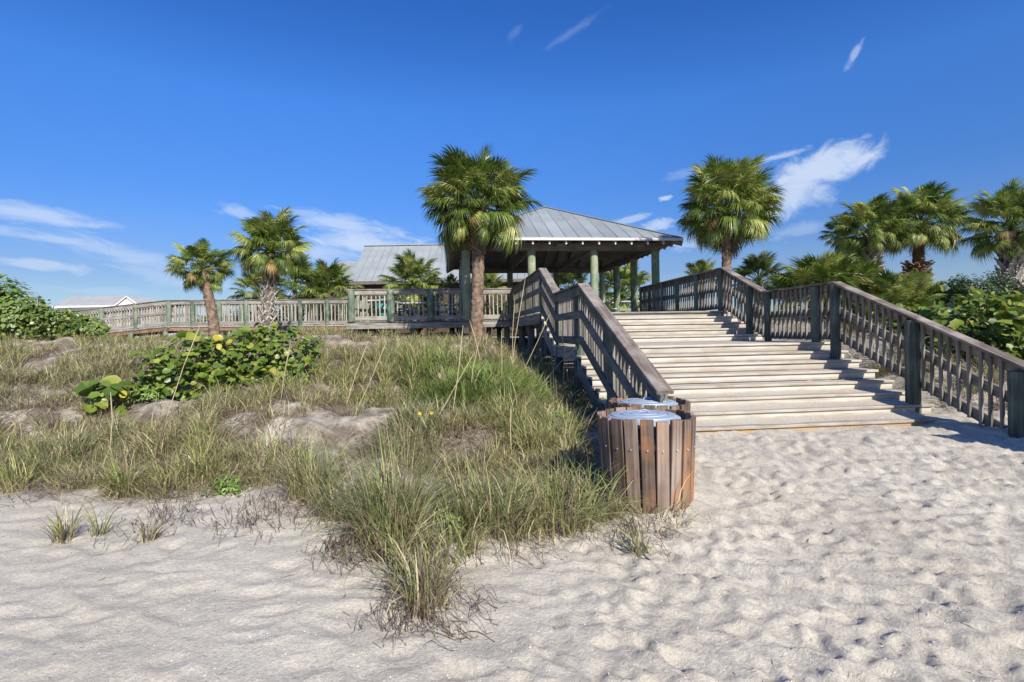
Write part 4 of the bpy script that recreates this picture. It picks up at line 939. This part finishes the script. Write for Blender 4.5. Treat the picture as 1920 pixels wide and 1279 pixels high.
shrub('dark leafy hedge behind the deck, seen through its railing', [(720, 585, 27, 1.3, .9), (800, 588, 27, 1.3, .8), (880, 585, 27, 1.2, .9), (950, 590, 27, 1.2, .8)], 6500, .07, DC + GC[:2], 65, .6, name='hedge_shrub')
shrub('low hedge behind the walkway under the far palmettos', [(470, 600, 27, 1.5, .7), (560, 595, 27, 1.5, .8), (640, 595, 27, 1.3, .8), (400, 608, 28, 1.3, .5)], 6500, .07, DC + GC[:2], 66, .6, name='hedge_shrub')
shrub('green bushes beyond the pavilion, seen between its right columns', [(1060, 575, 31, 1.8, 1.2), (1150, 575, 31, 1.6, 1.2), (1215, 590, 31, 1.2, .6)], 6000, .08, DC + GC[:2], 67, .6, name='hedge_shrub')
DRY = np.array([.65, .65, .3, .3, .05, .05, 0, 0, 0, 0, 0])     # straw-coloured feet of each blade
def blade_mesh(name, B, az, ln, el0, bend, wd, col, seed, K=4, mat=None):
    """tapering, arching blades; B (n,3) feet"""
    r = np.random.default_rng(seed); n = len(B); d = np.stack([np.cos(az), np.sin(az), np.zeros(n)], 1)
    tw = r.uniform(-1.2, 1.2, n); sd = np.stack([-np.sin(az + tw), np.cos(az + tw), np.zeros(n)], 1)
    pts = [B]; e_ = el0.copy(); p = B.copy(); st = (ln / (K - 1))
    for k in range(1, K):
        p = p + d * (np.cos(e_) * st)[:, None]; p = p.copy(); p[:, 2] += np.sin(e_) * st
        pts.append(p); e_ = e_ - bend / (K - 1) * (1 + .4 * k)
    V = []
    for k in range(K - 1):
        w = (wd * (1, .9, .65, .4)[min(k, 3)])[:, None]; V += [pts[k] + sd * w, pts[k] - sd * w]
    V.append(pts[-1]); nv = len(V); V = np.stack(V, 1).reshape(-1, 3)
    b = (np.arange(n) * nv)[:, None]; loops = []; tot = []
    row = []; 
    for k in range(K - 2): row += [2 * k, 2 * k + 1, 2 * k + 3, 2 * k + 2]
    row += [2 * K - 4, 2 * K - 3, 2 * K - 2]
    loops = (b + np.array(row)).reshape(-1); per = [4] * (K - 2) + [3]; tot = np.tile(per, n); starts = np.concatenate([[0], np.cumsum(tot)[:-1]])
    # feet stay a little darker and drier in the plant's own colour: per blade colour only
    return fast_mesh(name, V, loops, starts, tot, mat or M['blade'], (np.repeat(col, nv, 0).reshape(n, nv, 3) * (1 - DRY[:nv, None]) + np.array([.34, .26, .16]) * DRY[:nv, None] * np.random.default_rng(seed).uniform(.45, 1.15, (n, 1, 1))).reshape(-1, 3))
PAL = {'green': np.array([(.23, .28, .08), (.31, .35, .11), (.17, .22, .06)]), 'grey': np.array([(.28, .31, .14), (.36, .37, .18), (.22, .26, .11)]),
       'tan': np.array([(.60, .50, .27), (.48, .39, .20), (.66, .57, .34)]), 'brown': np.array([(.19, .14, .10), (.14, .10, .075), (.25, .19, .14)]),
       'yel': np.array([(.42, .41, .14), (.48, .45, .18), (.34, .36, .11)]), 'bright': np.array([(.16, .27, .045), (.23, .33, .07), (.11, .20, .03)])}
def clumps(specs, seed):
    """specs: list of (x, y, radius, nblades, height, mix dict, bend, spread)"""
    r = np.random.default_rng(seed); B = []; AZ = []; LN = []; EL = []; BD = []; WD = []; CO = []
    for (x, y, rad, n, h, mix, bend, spread) in specs:
        n = int(n); a_ = r.uniform(0, 6.2832, n); q = rad * np.sqrt(r.random(n)); bx = x + q * np.cos(a_); by = y + q * np.sin(a_)
        B.append(np.stack([bx, by, ground(bx, by) - .015], 1)); AZ.append(a_ + r.normal(0, .8, n)); LN.append(h * r.uniform(.5, 1.15, n))
        EL.append(np.radians(90 - np.abs(r.normal(0, spread, n)))); BD.append(np.radians(np.abs(r.normal(bend, bend * .5, n)))); WD.append(np.full(n, .0036) * r.uniform(.7, 1.4, n) * (1 + .06 * max(0, y - 5)))
        ks = list(mix); pr = np.array([mix[k] for k in ks], float); pr /= pr.sum(); ch = r.choice(len(ks), n, p=pr); c = np.stack([PAL[ks[i]][j] for i, j in zip(ch, r.integers(0, 3, n))]) * r.uniform(.55, 1.35, (n, 1)); CO.append(c)
    return tuple(np.concatenate(v) for v in (B, AZ, LN, EL, BD, WD, CO))
def region(x, y):
    """how much grass stands here, 0..1"""
    u, v = to_uv(x, y); u0 = float(np.interp(y, [4, 5.5, 6.5, 8, 9, 11], [-.55, -.85, -.8, -.2, .02, .05]))
    if u > u0: return 0.
    edge = float(np.interp(x, [-8, -4.3, -2.8, -1.8, -1.35, -1.1, -.8, -.2, .5, 1.0], [5.1, 5.05, 4.95, 4.75, 4.6, 3.9, 3.8, 4.35, 4.55, 4.6]))
    if y < edge: return 0.
    if y > 11.9 and u > UL - .3 and v > -13: return .0 if v < -5.5 or u > -.2 else .8
    for (px, py, rx, ry) in BARE:
        if ((x - px) / rx) ** 2 + ((y - py) / ry) ** 2 < 1: return .06
    h = float(fbm(np.array([x * .95 + 11]), np.array([y * .8 + 4]), 3)[0])
    if h < (-.03 if y < 9 else -.10) and y < 13: return .04
    return min(1., .35 + (y - edge) * .6) * (1 if y < 24 else .5)
BARE = []
for (px, py, wx, wy) in [(690, 668, .75, .5), (60, 768, .7, .35), (345, 810, .5, .3), (430, 785, .45, .25), (900, 812, .45, .3), (850, 850, .4, .22), (560, 770, .4, .2), (1120, 790, .3, .4), (300, 880, .5, .18), (650, 690, .5, .3)]:
    p = gpt(px, py); BARE.append((p.x, p.y, wx, wy))
def build_grass():
    r = np.random.default_rng(77); sp = []; litter = []
    MX = [{'green': 3.2, 'grey': 2.4, 'tan': 1.2, 'brown': .8}, {'grey': 3.4, 'tan': 1.8, 'green': 1.8, 'brown': 1}, {'tan': 2.6, 'brown': 1.8, 'yel': 1.5, 'grey': 2}, {'yel': 2.5, 'green': 2.8, 'tan': 1.2, 'brown': .6}]
    bands = [(3.8, 7.0, -9, 1.4, 330, 84), (7.0, 12.0, -15, 1.3, 800, 60), (12.0, 21.5, -26, 1.0, 1250, 42), (21, 40, -50, -8, 500, 26), (9, 22, 5.5, 26, 420, 38), (6.0, 9.5, 5.4, 9, 70, 60)]
    for (y0, y1, x0, x1, n, nb) in bands:
        k = 0; tries = 0
        while k < n and tries < n * 12:
            tries += 1; x = r.uniform(x0, x1); y = r.uniform(y0, y1)
            if abs(x) / y > 1.15: continue
            if x > 4:
                u, v = to_uv(x, y)
                if u < W + .7: continue
                d = .9
            else: d = region(x, y)
            if r.random() > d: continue
            k += 1; kind = float(vnoise(np.array([x * .6 + 40]), np.array([y * .6 + 40]))[0]) + .5; mix = MX[min(3, int(kind * 4.2))]
            h = r.uniform(.18, .50) * (.8 + .4 * kind); hb = (1.0 if y > 6 else .85)
            sp.append((x, y, r.uniform(.06, .22), nb * r.uniform(.6, 1.3), h * hb, mix, r.uniform(35, 95), r.uniform(16, 40)))
            if r.random() < .8 and y < 14: litter.append((x + r.normal(0, .3), y + r.normal(0, .3), .32, 60, .28, {'brown': 4, 'tan': 1.6}, 22, 200))
    a_ = clumps(sp, 5); me = blade_mesh('grass', *a_, 6); single('dune_grass', me, 'mixed green and tan dune grass covering the left dune and the verge', 'grass', kind='stuff'); n1 = len(a_[0])
    b_ = clumps(litter, 9); Bq, az, ln, el, bd, wd, co = b_; el = np.radians(np.random.default_rng(1).uniform(2, 42, len(Bq))); Bq[:, 2] += .03
    me = blade_mesh('litter', Bq, az, ln, el, bd, wd * .9, co, 8); single('dead_grass_litter', me, 'brown dead grass and runners lying between the live clumps', 'dead grass', kind='stuff')
    print('blades', n1, len(Bq))
build_grass()
def tussock(name, label, px, py, rad, n, h, mix, bend=45, spread=16, seed=1, cat='grass clump', group=None, K=5, wscale=1.25):
    p = gpt(px, py); n = int(n * (.62 if cat == 'grass clump' else 1)); a_ = list(clumps([(p.x, p.y, rad * 1.2, n, h, {**mix, 'brown': mix.get('brown', 0) + .8, 'tan': mix.get('tan', 0) + .8} if cat == 'grass clump' else mix, bend * 1.15, spread * 1.25)], seed)); a_[5] = a_[5] * wscale
    a_[0] = a_[0] - np.array(p); me = blade_mesh(name, *a_, seed, K=K)
    return single(name, me, label, cat, Matrix.Translation(p), group)
gr = 'grass clumps along the front of the dune'
EXTRA_T = [(1040, 770, 480, .62, 'tall olive tuft beside the lower stair treads'), (1000, 735, 480, .6, 'tall tuft in front of the stair side near the landing'), (1085, 745, 380, .55, 'tuft leaning against the left stair stringer'), (955, 790, 480, .6, 'tan and olive tuft between the tall palm and the receptacles'), (1065, 830, 420, .52, 'bushy tuft left of the farther receptacle'), (1010, 690, 400, .55, 'tuft under the upper stair landing'), (735, 1040, 280, .55, 'green clump just above and left of the nearest clump'), (785, 1090, 230, .42, 'low green clump touching the nearest clump from behind'), (845, 1035, 280, .45, 'short clump between the leafy weed and the nearest clump'), (700, 985, 420, .6, 'clump at the left shoulder of the grass tongue'), (955, 1000, 420, .5, 'brownish clump right of the leafy weed'), (640, 965, 380, .5, 'low tan clump left of the grass tongue')]
tussock('grass_clump', 'tall blue-green grass clump leading down to the sand, nearest the camera', 795, 1140, .09, 210, .46, {'green': 3, 'tan': 2, 'brown': 1.5}, 50, 22, 1, group=gr)
tussock('grass_clump', 'big dense upright green clump above the nearest one', 740, 1005, .17, 700, .85, {'grey': 3, 'green': 3, 'tan': 1}, 38, 17, 2, group=gr)
tussock('grass_clump', 'bushy green clump just left of the big dense one', 590, 930, .18, 700, .72, {'green': 3, 'grey': 2, 'tan': 1, 'yel': 1}, 42, 16, 3, group=gr)
tussock('grass_clump', 'wide mid-green clump halfway between the big clump and the receptacles', 900, 985, .26, 900, .66, {'green': 3, 'grey': 1, 'tan': 1.5}, 48, 20, 4, group=gr)
tussock('grass_clump', 'green clump left of the front receptacle', 1040, 985, .24, 800, .62, {'green': 4, 'tan': 1, 'yel': 1}, 50, 22, 5, group=gr)
tussock('grass_clump', 'arching clump in the can shadow touching the front receptacle', 1120, 965, .16, 380, .60, {'green': 3, 'grey': 2}, 60, 24, 6, group=gr)
tussock('grass_clump', 'thin yellow-green blades in front of the receptacle slats', 1215, 975, .26, 170, .36, {'yel': 3, 'green': 2, 'tan': 2}, 60, 30, 7, group=gr)
tussock('grass_clump', 'short tuft on the sand below the receptacle', 1205, 1045, .05, 60, .30, {'green': 3, 'tan': 1}, 40, 18, 8, group=gr)
tussock('grass_clump', 'arching clump with orange feet left of centre', 232, 925, .08, 330, .50, {'yel': 2, 'green': 3, 'tan': 1}, 55, 20, 9, group=gr)
tussock('grass_clump', 'small upright tuft with reddish feet alone on the left sand', 122, 1015, .06, 120, .36, {'green': 2, 'tan': 2, 'brown': 1}, 30, 18, 10, group=gr)
tussock('grass_clump', 'sparse green sprig right of the reddish-footed tuft', 185, 1005, .04, 46, .34, {'green': 3, 'tan': 1}, 25, 14, 11, group=gr)
tussock('grass_clump', 'sparse tuft trailing a dry root on the left sand', 275, 1015, .05, 70, .28, {'green': 2, 'tan': 2}, 40, 20, 12, group=gr)
tussock('grass_clump', 'yellow-footed clump at the left edge of the photo', 30, 920, .10, 260, .50, {'yel': 3, 'green': 2}, 40, 14, 13, group=gr)
tussock('grass_clump', 'green patch with flat arching blades left of the bare sand hollow', 130, 850, .5, 1300, .42, {'bright': 1, 'green': 4, 'tan': 1}, 70, 30, 14, group=gr)
tussock('grass_clump', 'tan and green clump in front of the sea grape', 520, 880, .3, 700, .50, {'green': 2, 'tan': 2, 'brown': 1}, 55, 22, 15, group=gr)
for i, (px, py, n_, h_, lab) in enumerate(EXTRA_T):
    tussock('grass_clump', lab, px, py, .16, n_, h_, {'green': 3, 'grey': 2, 'tan': 1.5, 'brown': .8}, 48, 22, 120 + i, group=gr)
for i, (px, py, lab) in enumerate([(835, 725, 'bright green feathery plant left of the tall palm foot'), (930, 728, 'bright green feathery plant right of the tall palm foot'), (880, 735, 'bright green feathery plant in front of the tall palm foot')]):
    tussock('feathery_plant', lab, px, py, .62, 2300, .42, {'bright': 3, 'green': 1, 'yel': .6}, 45, 34, 30 + i, cat='plant', group='bright green plants at the tall palm', K=4, wscale=1.6)
def tangle(label, px, py, rad, n, seed):
    p = gpt(px, py); r = np.random.default_rng(seed); V = []; loops = []; tot = []; col = []
    for i in range(n):
        a_ = r.uniform(0, 6.28); q = rad * r.random() ** .7; c = np.array([q * math.cos(a_), q * math.sin(a_), 0]); d = r.uniform(0, 6.28); el = r.uniform(-.1, .7); L_ = r.uniform(.12, .34); k = 6; w = .0022
        h = r.uniform(.01, .07 if q < rad * .6 else .03); b = len(V)
        for j in range(k):
            gx, gy = p.x + c[0], p.y + c[1]; z = gz(gx, gy) - p.z + h * (1 + math.sin(j * 1.1)) ; s = np.array([-math.sin(d), math.cos(d), .3]) * w
            V += [np.array([c[0], c[1], z]) + s, np.array([c[0], c[1], z]) - s]; d += r.normal(0, .55); c = c + np.array([math.cos(d), math.sin(d), 0]) * L_ / k
            h += el * L_ / k * (1 if j < 3 else -1)
            cc = PAL['brown'][r.integers(0, 3)] * .9; col += [cc, cc]
        for j in range(k - 1): loops += [b + 2 * j, b + 2 * j + 1, b + 2 * j + 3, b + 2 * j + 2]; tot.append(4)
    st = np.concatenate([[0], np.cumsum(tot)[:-1]])
    single('root_tangle', fast_mesh('root_tangle', np.array(V), loops, st, tot, M['blade'], np.array(col)), label, 'dry roots', Matrix.Translation(p), 'dry root tangles on the sand')
tangle('curly brown root tangle on the sand left of the nearest clump', 665, 1035, .26, 150, 71)
tangle('dry roots spreading round the foot of the nearest clump', 800, 1155, .32, 130, 72)
tangle('dry roots below the right front of the dune', 960, 1010, .42, 150, 73)
tangle('wispy dry roots under the receptacle', 1180, 1010, .34, 70, 74)
tangle('dry roots at the left sand edge', 300, 985, .38, 70, 75)
tangle('long band of dead runners at the dune edge', 520, 965, .5, 170, 76)
# tall seed stalks
def stalk(px0, py0, px1, py1, D, i, label):
    a_, b_ = unp(px0, py0, D), unp(px1, py1, D); g = gz(a_.x, a_.y); 
    if a_.z > g: a_.z = g
    m_ = a_.lerp(b_, .55) + Vector((random.uniform(-.03, .03), 0, .03)); tip = b_
    p = [a_, a_.lerp(m_, .5), m_, m_.lerp(tip, .6), tip]; o = a_.copy()
    me = tube([q - o for q in p], [.0075, .0065, .006, .007, .002], 5, i, 0, M['stalk'], 'stalk'); single('seed_stalk', me, label, 'grass stalk', Matrix.Translation(o), 'seed stalks above the dune grass')
M['stalk'] = plain('straw_stalk', (.52, .44, .26), .7, 0, .2, (.42, .34, .2))
for i, (q, lb) in enumerate([((845, 800, 868, 610, 7.2), 'straight stalk left of the tall palm trunk'), ((950, 780, 985, 520, 8.5), 'tallest stalk, reaching up to the left stair railing'), ((962, 700, 965, 560, 9), 'upright stalk in front of the dark gap under the deck'), ((880, 760, 898, 640, 8), 'stalk crossing the foot of the tall palm'),
    ((655, 800, 725, 640, 7.2), 'long stalk leaning right over the bare sand patch'), ((520, 800, 545, 640, 7.5), 'pale stalk in front of the fresh green sea grape'), ((800, 820, 890, 660, 6.5), 'long slanting stalk rising past the two yellow flowers'), ((975, 660, 1030, 590, 10), 'stalk slanting across the piles under the stairs'),
    ((1000, 740, 1090, 640, 9), 'stalk slanting toward the stair landing'), ((310, 790, 375, 610, 7.6), 'stalk slanting across the sprawling sea grape'), ((205, 850, 207, 735, 6.3), 'upright straw stalk by the yellow sea grape leaf'), ((940, 790, 940, 620, 8), 'upright stalk right of the bright feathery plants'),
    ((1055, 700, 1060, 640, 9), 'short stalk at the side of the stair treads'), ((905, 680, 880, 600, 9.4), 'stalk leaning left in front of the tall palm trunk'), ((640, 790, 690, 640, 7.8), 'stalk right of the fresh green sea grape'), ((960, 880, 958, 760, 6), 'straw-coloured stalk in the middle of the grass left of the receptacles'),
    ((300, 850, 308, 760, 6.5), 'orange-tan stalk below the sprawling sea grape'), ((1068, 690, 1050, 610, 9.3), 'stalk leaning left against the stair railing')]):
    stalk(*q, i, 'thin pale ' + lb)
def flower(px, py, D, lab):
    c = unp(px, py, D); g = gz(c.x, c.y); t = T('beach_sunflower', lab, 'flower', loc=Vector((c.x, c.y, g)), group='yellow flowers in the dune grass')
    V = []; Fs = []
    for i in range(10):
        a_ = 6.283 * i / 10; d = Vector((math.cos(a_), -.25, math.sin(a_))); s = Vector((-math.sin(a_), 0, math.cos(a_))) * .007; b = len(V)
        V += [d * .005 - s * .4, d * .005 + s * .4, d * .015 + s * .55, d * .022, d * .015 - s * .55]; Fs.append((b, b + 4, b + 3, b + 2, b + 1))
    part('petal_ring', mesh_np('petals', V, Fs, M['petal']), t, Matrix.Translation(c))
    part('stem', tube([Vector((c.x, c.y + .02, g)), c + Vector((0, .015, 0))], [.003, .002], 5, 1, 0, M['foliage_stem'], 'stem'), t, ID)
M['foliage_stem'] = plain('green_stem', (.12, .18, .05), .7)
flower(787, 775, 5.9, 'left of two small yellow flowers in the grass'); flower(809, 774, 5.9, 'right of two small yellow flowers in the grass')
def weed(label, px, py, rad, n, seed, size=.028):
    p = gpt(px, py); r = np.random.default_rng(seed); q = r.normal(0, rad * .5, (n, 3)); q[:, 2] = np.abs(q[:, 2]) * .8 + .02; P = q + np.array(p)
    t = T('leafy_weed', label, 'plant', loc=p, group='small leafy weeds on the dune')
    part('foliage', leaf_cloud('foliage', P, size, [(.15, .26, .04), (.2, .32, .05), (.11, .19, .03)], seed, M['foliage'], .45), t, ID, stuff=True)
    for k in range(3): part('stem', tube([p, p + Vector((r.normal(0, rad * .5), r.normal(0, rad * .3), rad * .8))], [.004, .002], 5, k, 0, M['foliage_stem'], 'stem'), t, ID)
weed('fresh green leafy weed at the foot of the middle clumps', 842, 1000, .15, 170, 81)
weed('pale green weed in front of the left-centre clumps', 425, 925, .18, 150, 82)
weed('low creeping weed left of the sea grape', 280, 752, .3, 260, 83, .035)
weed('green weed patch left of the front receptacle', 1040, 800, .28, 260, 84, .03)

# ------------------------------------------------------------------ litter receptacles
def receptacle(label, px, D, ring, seed, lab_can):
    Rn = random.Random(seed); c = unp(px, 776, D); g = gz(c.x, c.y); top = ring; H = top - g + .10
    t = T('slatted_receptacle', label, 'trash receptacle', loc=Vector((c.x, c.y, g)), group='slatted receptacles beside the stairs')
    R0, R1 = .405, .365; n = 20; o = Vector((c.x, c.y, 0))
    for i in range(n):
        a_ = 6.2832 * i / n + Rn.uniform(-.02, .02) + .08; zt = top + Rn.uniform(-.012, .012); tilt = Rn.uniform(-.02, .05)
        p0 = o + Vector((math.cos(a_ + tilt) * R1, math.sin(a_ + tilt) * R1, g - .10)); p1 = o + Vector((math.cos(a_) * R0, math.sin(a_) * R0, zt))
        rad = Vector((math.cos(a_), math.sin(a_), 0)); wd = Rn.choice((.106, .110, .101))
        s = board('slat', t, p0, p1, wd, .034, M['slat'], ID, up=rad, ch=.004)
        if i % 1 == 0:
            f = .70; q = p0.lerp(p1, f) + rad * .0175
            part('screw', cyl_mesh(.006, .008, M['screw'], 8), s, frame(q, q + rad))
    def ring_mesh(r0, z, h, th=.006):
        V = []; Fs = []; m_ = 40
        for i in range(m_):
            a_ = 6.2832 * i / m_
            for rr, zz in ((r0, -h / 2), (r0 + th, -h / 2), (r0 + th, h / 2), (r0, h / 2)): V.append((rr * math.cos(a_), rr * math.sin(a_), zz))
        for i in range(m_):
            b, b2 = i * 4, ((i + 1) % m_) * 4
            for k in range(4): Fs.append((b + k, b2 + k, b2 + (k + 1) % 4, b + (k + 1) % 4))
        part('steel_band', mesh_np('band', V, Fs, M['can']), t, Matrix.Translation((c.x, c.y, z)))
    ring_mesh(.392 - .02, top - .22, .04); ring_mesh(.35, g + .12, .04)
    # the can inside
    k = T('trash_can', lab_can, 'trash can', loc=Vector((c.x - .02, c.y, g)), group='galvanised cans in the receptacles')
    cc = Vector((c.x - .02, c.y, 0)); prof = [(.25, g - .02), (.29, top - .20), (.295, top - .07), (.285, top - .06)]
    def lathe(name, prof, mat, n=36, smooth=True):
        V = []; Fs = []
        for r_, z in prof:
            for j in range(n): V.append((r_ * math.cos(6.2832 * j / n), r_ * math.sin(6.2832 * j / n), z))
        for i in range(len(prof) - 1):
            for j in range(n): Fs.append((i * n + j, i * n + (j + 1) % n, (i + 1) * n + (j + 1) % n, (i + 1) * n + j))
        return part(name, mesh_np(name, V, Fs, mat, smooth=smooth), k, Matrix.Translation((cc.x, cc.y, 0)))
    lathe('body', prof, M['can'])
    lathe('liner', [(.300, top - .17), (.306, top - .05), (.300, top - .045)], M['liner'])
    z = top - .015
    lid = lathe('lid', [(.312, z - .055), (.318, z - .055), (.318, z - .01), (.300, z), (.285, z + .004), (.280, z + .012), (.215, z + .020), (.210, z + .015), (.200, z + .015), (.195, z + .022), (.135, z + .027), (.130, z + .022), (.120, z + .022), (.115, z + .028), (.05, z + .031), (.045, z + .026), (.002, z + .027)], M['lid'], smooth=False)
    pts = [Vector((cc.x +   .05 * math.cos(a_), cc.y - .02, z + .022 + .032 * math.sin(a_))) for a_ in [math.pi * q / 10 for q in range(11)]]
    part('handle', tube(pts, [.0055] * 11, 8, 1, 0, M['lid'], 'handle'), lid, ID)
receptacle('nearer round receptacle of brown vertical slats standing in the sand', 1210, 4.72, unp(1210, 776, 4.72).z, 3, 'galvanised can with a pale lid inside the nearer receptacle')
receptacle('farther slatted receptacle, half hidden behind the nearer one', 1217, 5.72, unp(1217, 751, 5.72).z, 9, 'galvanised can with a pale lid inside the farther receptacle')

# ------------------------------------------------------------------ unseen board, added to cast the shadow on the sand at right
def shadow_board():
    u, v = 4.63, 9.13; g = gz(*SW(u, v, 0).xy); b = g - EYE - DK
    t = T('shadow_board', 'large timber board on posts, added out of view to cast the shadow on the right-hand sand', 'shadow board', site=(u + 1.1, v, b))
    for uu in (u + .08, u + 2.3): pole('post', t, S(uu, v + .03, b - .3), S(uu, v + .03, b + 2.05), .08, M['green_post'])
    for i in range(13): board('plank', t, S(u, v, b + .12 + i * .15), S(u + 2.4, v, b + .12 + i * .15), .03, .146, M['weathered'])
shadow_board()

# ------------------------------------------------------------------ shells and twigs on the sand
def debris():
    r = np.random.default_rng(99); V = []; Fs = []
    for i in range(1100):
        y = 2.2 + 3.2 * r.random() ** 1.3; x = r.uniform(-1.05, 1.05) * y; s = r.uniform(.002, .0055) * (1.7 if r.random() < .05 else 1); z = gz(x, y)
        b = len(V)
        for k in range(5): a_ = 1.2566 * k + r.uniform(-.3, .3); V.append((x + s * math.cos(a_), y + s * math.sin(a_), z + .001 + r.uniform(0, .002)))
        V.append((x, y, z + .002 + s * .6)); Fs += [(b + k, b + (k + 1) % 5, b + 5) for k in range(5)]
    single('shell_fragments', mesh_np('shell_fragments', V, Fs, M['shell']), 'tiny white shell fragments scattered over the sand', 'shells', kind='stuff')
    V = []; Fs = []
    def bit(x, y, L_, w, a_):
        z = gz(x, y) + w; b = len(V); d = np.array([math.cos(a_), math.sin(a_), 0]); s = np.array([-math.sin(a_), math.cos(a_), 0]) * w; m0 = np.array([x, y, z]); k = s * r.uniform(-2, 2)
        for p, q in ((m0 - d * L_ / 2, .6), (m0 + k, 1), (m0 + d * L_ / 2, .3)):
            p = p.copy(); p[2] = gz(p[0], p[1]) + w * .8
            V.extend([p + s * q, p + np.array([0, 0, w * q]), p - s * q])
        for j in (0, 3):
            for m_ in range(3): Fs.append((b + j + m_, b + j + (m_ + 1) % 3, b + j + 3 + (m_ + 1) % 3, b + j + 3 + m_))
    for i in range(700):
        y = 2.3 + 3.4 * r.random(); x = r.uniform(-1.0, 1.0) * y; bit(x, y, r.uniform(.008, .03), r.uniform(.001, .0022), r.uniform(0, 3.1))
    single('plant_crumbs', mesh_np('plant_crumbs', V, Fs, M['twig']), 'small dark crumbs of dry plants scattered over the sand', 'plant litter', kind='stuff')
    for i, (px, py, L_, a_, lab) in enumerate([(540, 1083, .085, .5, 'short dark twig on the bare sand left of the root tangle'), (645, 1120, .08, 1.7, 'thin upright-looking twig on the sand near the nearest clump'), (1815, 1175, .07, -.7, 'dark twig lying in a footprint at lower right'), (192, 1090, .04, .9, 'small twig on the left foreground sand'), (1515, 1015, .12, 1.0, 'bent dry runner on the sand right of the receptacles')]):
        V.clear(); Fs.clear(); p = gpt(px, py); bit(p.x, p.y, L_, .0035, a_)
        o = Vector(p); single('twig', mesh_np('twig', [Vector(v) - o for v in V], list(Fs), M['twig']), lab, 'twig', Matrix.Translation(o), 'twigs on the sand')
debris()
